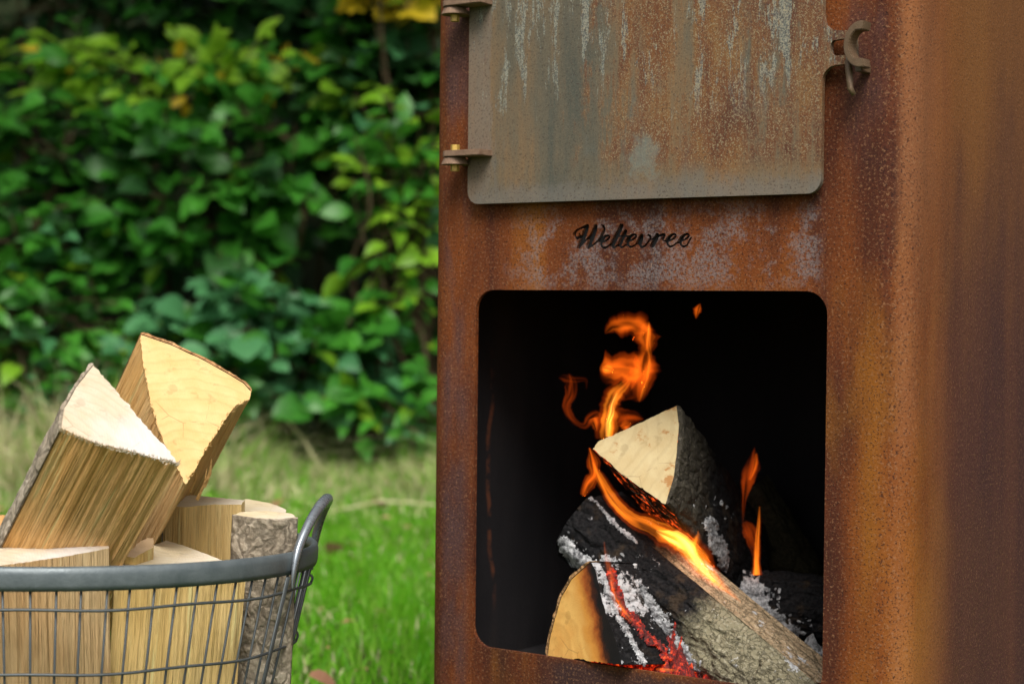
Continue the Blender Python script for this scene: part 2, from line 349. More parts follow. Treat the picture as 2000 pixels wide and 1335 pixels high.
RUST = mat_rust(); DOOR = mat_door(); SOOT = mat_soot()
HINGE = mat_metal('rusty_hinge_steel', (.075, .032, .018), (.30, .20, .13), .7, 0, 160, .3, .6)
CATCH = mat_metal('weathered_latch_steel', (.07, .038, .020), (.19, .125, .07), .45, .3, 90, .5, .3)
BRASS = mat_metal('brass_bolt', (.36, .22, .04), (.62, .42, .10), .4, .3, 120)
BLACK = mat_metal('black_gap_shade', (.004, .004, .004), (.010, .009, .009), .8, 0, 80, .2)
RIMM = mat_metal('galvanised_rim', (.035, .050, .058), (.165, .19, .195), .45, .3, 38, .5, .25)
WIREM = mat_metal('dark_basket_wire', (.030, .036, .038), (.085, .095, .095), .45, .3, 60, .5, .2)
HANDM = mat_metal('polished_handle_steel', (.16, .18, .20), (.32, .35, .38), .26, .6, 50, .5, .1)

# ------------------------------------------------------------------ ground
def mat_lawn():
    t = NT('lawn_soil'); n = t.noise(3, 5, .6); f = t.noise(60, 4, .7)
    return t.done(t.mix(f, t.mix(n, (.020, .040, .008), (.045, .085, .012)), (.075, .10, .02)), .95, .1, 0, f, .5, .01)
g = obj('ground', [(-60, -40, 0), (60, -40, 0), (60, 120, 0), (-60, 120, 0)], [(0, 1, 2, 3)], mat_lawn()); tag(g, kind='structure')

# ------------------------------------------------------------------ grass (uncountable blades, one object per sort)
def blades(name, n, xr, yr, hfun, wid, mats, weights, lean=.35, seed=1, mask=None):
    rg = np.random.default_rng(seed)
    x = rg.uniform(*xr, n); y = rg.uniform(*yr, n)
    if mask is not None:
        k = mask(x, y); x = x[k]; y = y[k]; n = len(x)
    h = hfun(x, y, rg); a = rg.uniform(0, 2*np.pi, n); ln = rg.normal(0, lean, n); la = rg.uniform(0, 2*np.pi, n)
    wv = wid*rg.uniform(.6, 1.3, n)
    dx = np.cos(a)*wv; dy = np.sin(a)*wv; ox = np.cos(la)*ln*h; oy = np.sin(la)*ln*h
    V = np.empty((n, 5, 3))
    V[:, 0] = np.c_[x-dx, y-dy, np.zeros(n)]; V[:, 1] = np.c_[x+dx, y+dy, np.zeros(n)]
    V[:, 2] = np.c_[x-dx*.8+ox*.35, y-dy*.8+oy*.35, h*.55]; V[:, 3] = np.c_[x+dx*.8+ox*.35, y+dy*.8+oy*.35, h*.55]
    V[:, 4] = np.c_[x+ox*1.2, y+oy*1.2, h*np.clip(1-.3*np.abs(ln), .4, 1)]
    b = np.arange(n)[:, None]*5
    T = np.concatenate([b+[0, 1, 3], b+[0, 3, 2], b+[2, 3, 4]], 1).reshape(-1)
    me = bpy.data.meshes.new(name); me.vertices.add(n*5); me.vertices.foreach_set('co', V.reshape(-1))
    me.loops.add(n*9); me.loops.foreach_set('vertex_index', T.astype(np.int32)); me.polygons.add(n*3)
    me.polygons.foreach_set('loop_start', np.arange(n*3, dtype=np.int32)*3)
    for m in mats: me.materials.append(m)
    mi = np.repeat(rg.choice(len(mats), n, p=weights), 3).astype(np.int32); me.polygons.foreach_set('material_index', mi)
    me.update(calc_edges=True); return link(bpy.data.objects.new(name, me))
GR1 = mat_leaf('grass_green', (.085, .31, .008), (.155, .42, .014), .5, .25, .5)
GR2 = mat_leaf('grass_light', (.16, .40, .025), (.25, .48, .05), .45, .25, .5)
GR3 = mat_leaf('grass_straw', (.46, .43, .22), (.60, .56, .34), .3, .15, .7)
lawn = blades('lawn_grass', 160000, (-2.6, 1.9), (1.2, 5.6), lambda x, y, rg: rg.uniform(.018, .042, len(x))*(1+.4*np.sin(x*7+y*3)), .0022, [GR1, GR2, GR3], [.62, .32, .06], .5, 3)
tag(lawn, 'short bright green lawn grass between the basket and the stove', 'grass', kind='stuff')
tall = blades('tall_grass', 24000, (-3.2, 2.2), (4.6, 6.0), lambda x, y, rg: rg.uniform(.10, .36, len(x))*np.clip((y-4.5)/.9, .25, 1)*(.75+.4*np.sin(x*5.3+1)), .0030, [GR1, GR2, GR3], [.24, .34, .42], .8, 5)
dry = blades('dry_grass', 14000, (-3.2, 1.6), (4.9, 5.7), lambda x, y, rg: rg.uniform(.14, .42, len(x))*(.7+.45*np.sin(x*4.1+.4))*np.clip((y-4.75)/.5, .3, 1), .0038, [GR3, GR2], [.8, .2], 1.0, 15)
tag(dry, 'bleached dry grass tufts spilling over the lawn edge below the hedge', 'grass', kind='stuff')
tag(tall, 'tall grass mixed with dry straw along the foot of the hedge', 'grass', kind='stuff')

# ------------------------------------------------------------------ hedge shrubs
def leaf_mesh(name, mat, kind='round', L=.10):
    """leaf lying along +x from its stalk, face up (+z), folded along the midrib, drooping tip"""
    if kind == 'round': prof = [(0, .0), (.10, .20), (.28, .37), (.5, .43), (.72, .36), (.90, .17), (1, 0)]
    elif kind == 'oval': prof = [(0, .0), (.12, .13), (.32, .25), (.55, .28), (.78, .19), (.92, .07), (1.02, 0)]
    else: prof = [(0, .0), (-.04, .20), (.16, .30), (.12, .52), (.38, .40), (.52, .56), (.62, .30), (.82, .27), (1, 0)]   # lobed
    V = []; F = []
    for x, yv in prof:
        z = .10*x*(1-x)*2 - .14*x*x
        V += [(x*L, -yv*L, (z+abs(yv)*.22)*L), (max(x, 0)*L, 0, z*L), (x*L, yv*L, (z+abs(yv)*.22)*L)]
    for i in range(len(prof)-1):
        a = i*3; b = a+3
        F += [(a, b, b+1, a+1), (a+1, b+1, b+2, a+2)]
    V.append((-.22*L, 0, .02*L)); k = len(V)-1; F.append((k, 0, 1)) ; 
    me = bpy.data.meshes.new(name); me.from_pydata(V, [], F); me.materials.append(mat)
    me.polygons.foreach_set('use_smooth', [True]*len(me.polygons)); me.update(); return me
LM = {
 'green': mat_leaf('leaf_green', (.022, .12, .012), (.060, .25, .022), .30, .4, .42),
 'deep': mat_leaf('leaf_shaded_green', (.009, .040, .010), (.022, .080, .016), .2, .25, .5),  # darker copy of the leaf green, shade inside the hedge put into colour
 'blue': mat_leaf('leaf_blue_green', (.035, .14, .050), (.070, .22, .080), .22, .3, .50),
 'lime': mat_leaf('leaf_lime', (.14, .32, .015), (.26, .46, .03), .40, .35, .45),
 'yellow': mat_leaf('leaf_yellow', (.62, .42, .015), (.76, .56, .04), .40, .3, .5),
}
BARKB = mat_bark('twig_bark', (.035, .024, .013), (.085, .06, .032), (.16, .12, .07))
LEAFDATA = {}
def ldata(kind, mat):
    if (kind, mat) not in LEAFDATA: LEAFDATA[(kind, mat)] = leaf_mesh('leaf', LM[mat], kind, 1.0)
    return LEAFDATA[(kind, mat)]
def shrub(name, label, c, r, nt, kind, pal, L, group, singles=60, seed=0, front=.75, up=.55, cat='shrub', nstem=6):
    """c = centre, r = radii, nt = number of leafy twigs, pal = [(material, weight)]"""
    rg = random.Random(seed); root = empty(name, Matrix.Translation((c[0], c[1], 0)))
    tag(root, label, cat, group)
    leaves = []; BV = []; BF = []
    def addtube(p, rd, n=5):
        v, f = tube(p, rd, n); o = len(BV); BV.extend(v); BF.extend([tuple(i+o for i in q) for q in f])
    stems = []
    for s in range(nstem):
        a = rg.uniform(0, 6.28); b0 = Vector((rg.uniform(-.12, .12), rg.uniform(-.05, .15), 0))
        tip = Vector((math.cos(a)*r[0]*.7, math.sin(a)*r[1]*.6, c[2]+r[2]*rg.uniform(.1, .8)))
        pts = [b0.lerp(tip, t)+Vector((rg.uniform(-.07, .07), rg.uniform(-.07, .07), 0))*math.sin(t*3.1) for t in (0, .2, .4, .6, .8, 1)]
        pts = [Vector(p) for p in spline(pts, 4)]
        addtube(pts, [.011*(1-.75*i/len(pts)) for i in range(len(pts))]); stems.append(pts)
    for k in range(nt):
        while True:
            d = Vector((rg.gauss(0, 1), rg.gauss(0, 1), rg.gauss(0, 1))).normalized()
            if rg.random() < front and d.y > .2: continue
            break
        q = rg.uniform(.62, 1.03)*(1+.22*noise.noise(Vector((d.x*2.3+seed, d.y*2.3, d.z*2.3))))
        tip = Vector((d.x*r[0]*q, d.y*r[1]*q, c[2]+d.z*r[2]*q))
        if tip.z < .05: tip.z = rg.uniform(.05, .3)
        grow = (Vector((d.x, d.y, d.z*.5+.1))+Vector((rg.gauss(0, .5), rg.gauss(0, .5)-.25, rg.gauss(0, .2)))).normalized()
        tl = L*rg.uniform(1.6, 3.2); base = tip-grow*tl
        st = min((p for s in stems for p in s), key=lambda p: (p-base).length)
        if rg.random() < .35: addtube([st, st.lerp(base, .5)+Vector((0, 0, .03)), base], [.005, .004, .003], 4)
        addtube([base, base.lerp(tip, .55)+Vector((0, 0, .012)), tip], [.003, .0025, .0012], 4)
        nl = rg.randint(4, 7); mt = rg.choices([p[0] for p in pal], [p[1]*(.45 if p[0] == 'yellow' and p[1] < 3 else 1) for p in pal])[0]
        side = grow.cross(Vector((0, 0, 1))).normalized()
        nrm0 = (Vector((0, -.55, 0))*rg.uniform(.2, 1.5)+Vector((0, 0, up))*rg.uniform(.8, 1.6)+Vector((rg.gauss(0, .35), rg.gauss(0, .25), 0))).normalized()
        for j in range(nl):
            t = (j+.6)/nl; p = base.lerp(tip, t); sg = 1 if j % 2 else -1
            dirv = (grow*(.45+t*.6)+side*sg*(1.05-t*.8)+Vector((rg.gauss(0, .22), rg.gauss(0, .22), rg.gauss(-.12, .2)))).normalized()
            if j == nl-1: dirv = (grow+Vector((rg.gauss(0, .2), 0, -.1))).normalized()
            nm = (nrm0+Vector((rg.gauss(0, .28), rg.gauss(0, .28), rg.gauss(0, .2)))).normalized()
            yv = nm.cross(dirv)
            if yv.length < .05: continue
            yv.normalize(); zv = dirv.cross(yv)
            s = L*rg.uniform(.55, 1.25); sy = s*rg.uniform(.75, 1.1); sz = s*rg.uniform(.4, 2.2)
            m = Matrix(((dirv.x, yv.x, zv.x, 0), (dirv.y, yv.y, zv.y, 0), (dirv.z, yv.z, zv.z, 0), (0, 0, 0, 1)))
            mt2 = mt if rg.random() < .8 else rg.choices([p_[0] for p_ in pal], [p_[1] for p_ in pal])[0]
            leaves.append((p, Matrix.Translation(p+dirv*.015) @ m @ Matrix.Diagonal((s, sy, sz, 1)), mt2))
    leaves.sort(key=lambda q: q[0].y)
    vis = []
    for q in leaves:
        wp = Vector((c[0]+q[0].x, c[1]+q[0].y, q[0].z)); d = wp-CAM; z = d.dot(CF)
        px = CX+FPX*d.dot(CR)/z; py = CY-FPX*d.dot(CU)/z
        if -30 < px < 860 and -30 < py < 900: vis.append(q)
    single = vis[:singles]; ids = {id(q) for q in single}
    for p, m, mt in single:
        o = bpy.data.objects.new('leaf', ldata(kind, mt)); link(o, root); o.matrix_local = m
    V = []; F = []; I = []; mats = [LM[p[0]] for p in pal]; mi = {p[0]: i for i, p in enumerate(pal)}
    tmpl = ldata(kind, pal[0][0]); tv = [v.co.copy() for v in tmpl.vertices]; tf = [tuple(p.vertices) for p in tmpl.polygons]
    for q in leaves:
        if id(q) in ids: continue
        o = len(V); V.extend([q[1] @ v for v in tv]); F.extend([tuple(i+o for i in f) for f in tf]); I.extend([mi[q[2]]]*len(tf))
    fo = obj('foliage', V, F, mats, root, I, True); fo['kind'] = 'stuff'
    obj('branch', BV, BF, BARKB, root, smooth=True)
    return root
HG = 'shrubs growing together as a hedge behind the lawn'
G = [('green', 6), ('deep', 2), ('lime', .5)]
shrub('round_leaved_shrub', 'round leaved green shrub at the left edge of the hedge, above the firewood', (-1.82, 5.85, .90), (.56, .36, .42), 112, 'round', G, 0.100, HG, 70, 11)
shrub('round_leaved_shrub', 'round leaved shrub in the middle of the hedge with open dark gaps', (-1.02, 5.85, .96), (.46, .34, .36), 87, 'round', G, 0.100, HG, 80, 12)
shrub('yellowing_shrub', 'lime and yellow leaved branches reaching out across the upper hedge', (-1.20, 5.95, 1.34), (.54, .30, .13), 56, 'oval', [('lime', 8), ('green', 4), ('yellow', 1.4)], 0.095, HG, 90, 13, up=.35, nstem=2)
shrub('low_leafy_shrub', 'low dense green shrub spreading behind the upright split logs', (-1.70, 5.75, .50), (.72, .36, .32), 140, 'oval', [('green', 6), ('lime', .8), ('blue', 1)], 0.096, HG, 90, 14)
shrub('lobed_leaved_shrub', 'lobed dark green shrub beside the left edge of the rusty stove', (-.44, 6.1, 1.28), (.40, .38, .50), 112, 'lobed', [('deep', 4), ('green', 4), ('blue', 1.5), ('lime', .7)], 0.120, HG, 80, 15)
shrub('bramble', 'blue green bramble with broad leaves at the foot of the hedge', (-.78, 5.62, .42), (.46, .24, .25), 53, 'round', [('blue', 6), ('green', 2)], 0.112, HG, 80, 16, cat='bramble')
shrub('low_weed', 'low mid green weeds between the bramble and the stove at the lawn edge', (-.32, 5.55, .24), (.34, .16, .17), 34, 'oval', [('green', 4), ('blue', 1), ('lime', 1)], .085, HG, 50, 31, cat='weed')
shrub('low_weed', 'low green weeds in the grass behind the two leaning logs', (-1.15, 5.5, .26), (.45, .16, .18), 40, 'oval', [('green', 4), ('blue', 2)], .085, HG, 50, 32, cat='weed')
shrub('lime_leaved_shrub', 'bright lime green young shrub just left of the stove', (-.36, 5.7, .80), (.22, .22, .46), 36, 'oval', [('lime', 5), ('green', 3)], 0.096, HG, 60, 17)
shrub('yellow_leaved_sapling', 'small sapling with bright yellow leaves at the top beside the stove', (-.34, 5.8, 1.58), (.20, .15, .12), 7, 'lobed', [('yellow', 6), ('lime', 2)], 0.112, HG, 40, 18, cat='sapling')
shrub('dark_shrub', 'shrub at the upper left of the hedge, shade painted into its dark green', (-1.9, 6.6, 1.75), (.85, .5, .5), 126, 'oval', [('deep', 6), ('green', 1)], 0.096, HG, 40, 19)
shrub('dark_shrub', 'shrub filling the top middle of the hedge, shade painted into its dark green', (-.9, 6.65, 1.80), (.7, .5, .45), 112, 'lobed', [('deep', 6), ('green', 2)], 0.112, HG, 40, 20)
shrub('round_leaved_shrub', 'round leaved shrub hidden mostly behind the rusty stove', (.75, 6.2, .95), (.75, .5, .8), 126, 'round', G, 0.096, HG, 0, 21)
shrub('round_leaved_shrub', 'round leaved shrub beyond the left end of the firewood basket', (-2.75, 6.2, .95), (.6, .5, .8), 98, 'round', G, 0.096, HG, 0, 22)
def bare_branch(label, pts, d, r0):
    P = [W(x, y, d+dd) for x, y, dd in spline(pts, 6)]
    v, f = tube(P, [r0*(1-.6*i/len(P)) for i in range(len(P))], 7); tag(obj('bare_branch', v, f, TWIG, smooth=True), label, 'branch', 'bare branches showing in the hedge')
TWIG = mat_bark('pale_twig_bark', (.10, .07, .035), (.19, .14, .075), (.30, .24, .14))
bare_branch('tan forked branch showing in the dark middle of the hedge', [(600, 350, .1), (592, 420, .05), (580, 490, 0), (545, 520, .05), (500, 545, .1), (480, 600, .1)], 5.95, .012)
bare_branch('thin bent branch in the dark gap on the left of the hedge', [(85, 350, .1), (105, 430, 0), (140, 500, 0), (175, 545, -.05), (200, 640, -.1)], 5.8, .009)
bare_branch('straight grey branch slanting across the upper middle of the hedge', [(500, 215, 0), (545, 262, .05), (605, 312, .1), (680, 420, .1)], 5.9, .008)
bare_branch('thick old branch lying low behind the right split log', [(455, 730, 0), (500, 715, 0), (540, 700, .05), (620, 690, .15)], 5.6, .016)
# the wood behind: leaves closing sky gaps, shade put into their dark green
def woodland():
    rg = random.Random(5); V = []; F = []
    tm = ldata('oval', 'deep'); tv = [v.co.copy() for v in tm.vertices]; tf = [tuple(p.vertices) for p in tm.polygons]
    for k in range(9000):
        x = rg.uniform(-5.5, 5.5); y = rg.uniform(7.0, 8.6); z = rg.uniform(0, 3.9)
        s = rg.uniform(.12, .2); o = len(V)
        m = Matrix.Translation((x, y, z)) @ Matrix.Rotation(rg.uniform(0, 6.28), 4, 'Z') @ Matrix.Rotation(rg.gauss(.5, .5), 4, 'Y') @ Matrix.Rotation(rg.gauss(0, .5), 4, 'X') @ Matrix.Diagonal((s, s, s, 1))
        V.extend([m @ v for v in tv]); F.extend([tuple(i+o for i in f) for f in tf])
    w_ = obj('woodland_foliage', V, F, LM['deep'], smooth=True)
    tag(w_, 'mass of woodland leaves behind the hedge, shade put into their dark green', 'foliage', kind='stuff')
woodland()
def sky_block_bank():  # added earth rise behind the hedge, unseen, blocking sky between the leaves
    V = []; F = []; n = 60; m = 16
    for i in range(n+1):
        for j in range(m+1):
            x = -30+60*i/n; t = j/m; y = 8.9+t*9; z = 5.2*(1-(1-min(1, t*1.9))**2)+.4*fbm(x*.4, y*.4, 2, 3)*t - .02
            V.append((x, y, z))
    for i in range(n):
        for j in range(m): a = i*(m+1)+j; F.append((a, a+m+1, a+m+2, a+1))
    t = NT('dark_added_bank'); f = t.noise(9, 5, .7); mt = t.done(t.mix(f, (.008, .012, .005), (.022, .03, .011)), .95, .1, 0, f, .6, .05)
    tag(obj('sky_block_bank', V, F, mt, smooth=True), kind='structure')
sky_block_bank()
# unseen trees added behind the hedge; their forward crowns shade its upper part
def unseen_tree(x, y, h, rad, seed, label):
    rg = random.Random(seed); root = empty('unseen_tree', Matrix.Translation((x, y, 0))); tag(root, label, 'unseen_tree', 'unseen trees added to shade the hedge')
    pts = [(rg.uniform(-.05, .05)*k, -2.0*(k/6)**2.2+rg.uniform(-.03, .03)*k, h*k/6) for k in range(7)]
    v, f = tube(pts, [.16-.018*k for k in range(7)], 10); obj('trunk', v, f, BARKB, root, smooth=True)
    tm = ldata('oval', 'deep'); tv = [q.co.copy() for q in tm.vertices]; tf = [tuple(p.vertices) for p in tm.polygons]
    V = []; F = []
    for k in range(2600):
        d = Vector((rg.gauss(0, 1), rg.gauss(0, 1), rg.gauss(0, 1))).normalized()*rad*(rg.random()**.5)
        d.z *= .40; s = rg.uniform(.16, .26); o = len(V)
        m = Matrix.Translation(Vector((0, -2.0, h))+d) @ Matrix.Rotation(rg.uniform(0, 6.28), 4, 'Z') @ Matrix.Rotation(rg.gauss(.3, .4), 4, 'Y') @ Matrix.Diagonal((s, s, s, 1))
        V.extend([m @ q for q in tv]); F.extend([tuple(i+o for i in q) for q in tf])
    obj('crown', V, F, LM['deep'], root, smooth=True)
unseen_tree(-2.6, 7.6, 3.6, 1.9, 1, 'broadleaf tree with dark crown added to shade the left part of the hedge')
unseen_tree(-.3, 7.7, 3.8, 1.9, 2, 'broadleaf tree with dark crown added to shade the middle of the hedge')
unseen_tree(2.2, 7.6, 3.7, 1.9, 3, 'broadleaf tree with dark crown added to shade the hedge behind the rusty stove')
# fallen leaves and straw stems on the lawn
FALL = mat_leaf('fallen_leaf_brown', (.30, .14, .08), (.45, .25, .16), .2, .2, .7)
fl = leaf_mesh('fallen_leaf', FALL, 'round', 1.0)
for (px, py, s, a, lb) in ((602, 1318, .055, .4, 'pinkish brown fallen leaf lying on the lawn beside the basket'),
                        (663, 1062, .05, 2.2, 'dull brown fallen leaf on the lawn right of the basket handle'),
                        (560, 972, .07, 4, 'brown fallen leaf in the grass behind the split logs'),
                        (728, 972, .06, 1.2, 'reddish fallen leaf at the edge of the taller grass')):
    d = ray(px, py); t_ = -(CAM.z-.045)/d.z; p = CAM+d*t_
    o = bpy.data.objects.new('fallen_leaf', fl); COL.objects.link(o)
    o.matrix_world = Matrix.Translation(p) @ Matrix.Rotation(a, 4, 'Z') @ Matrix.Rotation(.45, 4, 'Y') @ Matrix.Rotation(.3, 4, 'X') @ Matrix.Diagonal((s, s, s, 1))
    tag(o, lb, 'leaf', 'fallen leaves on the lawn')
def litter():
    rg = random.Random(77); V = []; F = []
    for k in range(420):
        p = Vector((rg.uniform(-2.2, 1.2), rg.uniform(1.9, 5.2), rg.uniform(.012, .036))); s = rg.uniform(.006, .018); o = len(V)
        m = Matrix.Translation(p) @ Matrix.Rotation(rg.uniform(0, 6.28), 4, 'Z') @ Matrix.Rotation(rg.gauss(0, .5), 4, 'X')
        V += [m @ Vector(q) for q in ((-s, -s*.3, 0), (0, -s*.5, s*.2), (s, 0, 0), (0, s*.45, s*.25))]; F.append((o, o+1, o+2, o+3))
    tag(obj('lawn_litter', V, F, FALL), 'scattered bits of dead leaf and bark in the lawn', 'litter', kind='stuff')
litter()
for (a, b, d, lb) in (((545, 800), (640, 940), 5.5, 'long pale straw stem leaning beside the logs in the tall grass'),
                  ((640, 1000), (850, 985), 4.7, 'pale straw stem lying across the lawn towards the stove'),
                  ((745, 760), (790, 830), 5.6, 'short dry stem standing in the tall grass near the stove')):
    p = W(*a, d); q = W(*b, d-.05); m_ = p.lerp(q, .5)+Vector((0, 0, .02))
    v, f = tube([p, m_, q], [.0025, .004, .003], 5); tag(obj('straw_stem', v, f, GR3), lb, 'straw', 'dry straw stems by the hedge')

# ------------------------------------------------------------------ the stove
YAW = .6242
SU = Vector((0.81139855, -0.58442109, -0.00649578)).normalized(); SV = Vector((0.00284033, -0.00717111, 0.99997025)).normalized()
SU = (SU-SV*SU.dot(SV)).normalized(); SN = SU.cross(SV)           # outward normal of the front
SO = Vector((0.1121402, 1.5730903, 0.54686737))                   # middle of the opening's top edge
Z0 = .545
SM = Matrix.Identity(4); base = SO-SV*Z0
for i in range(3): SM[i][0] = SU[i]; SM[i][1] = -SN[i]; SM[i][2] = SV[i]; SM[i][3] = base[i]
SMI = SM.inverted()
def SP(px, py, off=0.0):
    """pixel -> (x, z) on the stove plane lying off metres in front of the front sheet"""
    o = SMI @ CAM; d = (SMI.to_3x3() @ ray(px, py)); t = (-off-o.y)/d.y; p = o+d*t; return p.x, p.z
stove = empty('rusty_stove', SM)
tag(stove, 'rusty weathering steel outdoor stove with open fire compartment and hinged door above', 'stove')
XL, XR, BR = -.212, .222, .028          # flat front from XL to XR, then bends of radius BR
ZB, ZT, DEP = -.003, 1.16, .42

def rrect(x0, x1, z0, z1, r, n=8):
    P = []
    for cx, cz, a0 in ((x1-r, z1-r, 0), (x0+r, z1-r, 90), (x0+r, z0+r, 180), (x1-r, z0+r, 270)):
        for k in range(n+1):
            a = R(a0+90*k/n); P.append((cx+r*math.cos(a), cz+r*math.sin(a)))
    return P
def plate(loops, thick):
    """flat sheet with holes (x,z loops) -> bmesh, front at y=0, back at y=thick"""
    cu = bpy.data.curves.new('outline', 'CURVE'); cu.dimensions = '2D'; cu.fill_mode = 'BOTH'; cu.extrude = thick/2
    for lp in loops:
        sp = cu.splines.new('POLY'); sp.points.add(len(lp)-1); sp.use_cyclic_u = True
        for q, (x, z) in zip(sp.points, lp): q.co = (x, z, 0, 1)
    ob = bpy.data.objects.new('outline', cu); COL.objects.link(ob)
    dg = bpy.context.evaluated_depsgraph_get(); me = bpy.data.meshes.new_from_object(ob.evaluated_get(dg))
    bm = bmesh.new(); bm.from_mesh(me); bpy.data.objects.remove(ob); bpy.data.curves.remove(cu); bpy.data.meshes.remove(me)
    for v in bm.verts: v.co = Vector((v.co.x, thick/2-v.co.z, v.co.y))
    bmesh.ops.recalc_face_normals(bm, faces=bm.faces); return bm
# lettering: brush strokes -> field -> outline
STK = [
 [(225,262,8),(228,295,12),(200,322,13),(166,308,15),(156,265,14),(190,212,11),(255,178,9),(330,152,16)],
 [(335,150,16),(318,200,23),(275,320,25),(232,415,22),(205,458,14)],
 [(205,458,9),(270,400,8),(340,325,8),(400,250,8),(440,165,10)],
 [(458,148,14),(438,205,24),(395,320,26),(358,415,23),(335,460,14)],
 [(335,460,9),(420,415,8),(490,350,9),(540,275,12),(566,210,15),(560,165,15),(545,145,12)],
]
EE = [(545,378,8),(605,350,9),(642,312,10),(632,285,9),(592,292,12),(545,335,18),(517,390,20),(525,432,17),(562,456,11),(615,440,8),(670,395,7)]
STK.append(EE)
STK += [[(812,145,20),(780,220,22),(725,330,23),(685,410,22),(680,445,15),(715,448,9),(775,405,7)],
        [(868,225,18),(830,310,21),(790,400,20),(788,440,14),(825,445,9),(880,405,7)],
        [(770,296,6),(850,293,8),(935,292,6)]]
STK.append([(x+372, y-14, r) for x, y, r in EE])
STK += [[(1020,395,7),(1060,315,8),(1095,280,14),(1082,340,22),(1062,410,22),(1085,446,13),(1140,425,9),(1195,360,9),(1215,305,12),(1190,282,12)],
        [(1200,330,6),(1245,335,7),(1300,280,10)],
        [(1312,275,18),(1290,330,23),(1250,410,23),(1222,440,14)],
        [(1270,365,7),(1325,300,9),(1375,275,12),(1412,270,10),(1400,305,12),(1378,345,10),(1420,362,7),(1470,350,6)]]
STK.append([(x+925, y-18, r) for x, y, r in EE])
STK.append([(x+1108, y-20, r) for x, y, r in EE[:-1]]+[(1760,355,8),(1785,312,6)])
def letter_loops():
    h = 6.0; nx, ny = int(1720/h), int(370/h); x0, y0 = 120, 120
    gx, gy = np.meshgrid(x0+np.arange(nx)*h, y0+np.arange(ny)*h, indexing='ij'); D = np.full(gx.shape, 1e9)
    for st in STK:
        P = spline(st, 5)
        for a, b in zip(P[:-1], P[1:]):
            dx, dy = b[0]-a[0], b[1]-a[1]; t = np.clip(((gx-a[0])*dx+(gy-a[1])*dy)/(dx*dx+dy*dy+1e-9), 0, 1)
            D = np.minimum(D, np.hypot(gx-a[0]-t*dx, gy-a[1]-t*dy)-1.4*(a[2]+(b[2]-a[2])*t)-2)
    D += 1e-4
    G_ = [[SP(1100+(x0+i*h)*.14, 420+(y0+j*h)*.14) for j in range(ny)] for i in range(nx)]
    def ip(a, b):
        t = D[a]/(D[a]-D[b]); p, q = G_[a[0]][a[1]], G_[b[0]][b[1]]; return (p[0]+(q[0]-p[0])*t, p[1]+(q[1]-p[1])*t)
    ins, outs, walls = [], [], []
    for i in range(nx-1):
        for j in range(ny-1):
            C4 = [(i, j), (i+1, j), (i+1, j+1), (i, j+1)]; c = [D[k] < 0 for k in C4]
            if all(c): ins.append([G_[a][b] for a, b in C4]); continue
            if not any(c): outs.append([G_[a][b] for a, b in C4]); continue
            pi, po, cr = [], [], []
            for k in range(4):
                a, b = C4[k], C4[(k+1) % 4]; (pi if c[k] else po).append(G_[a[0]][a[1]])
                if c[k] != c[(k+1) % 4]: x_ = ip(a, b); pi.append(x_); po.append(x_); cr.append(x_)
            if len(pi) > 2: ins.append(pi)
            if len(po) > 2: outs.append(po)
            if len(cr) == 2: walls.append(cr)
    rim_ = [G_[0][0], G_[nx-1][0], G_[nx-1][ny-1], G_[0][ny-1]]
    return ins, outs, walls, rim_
L_IN, L_OUT, L_WALL, L_RIM = letter_loops()
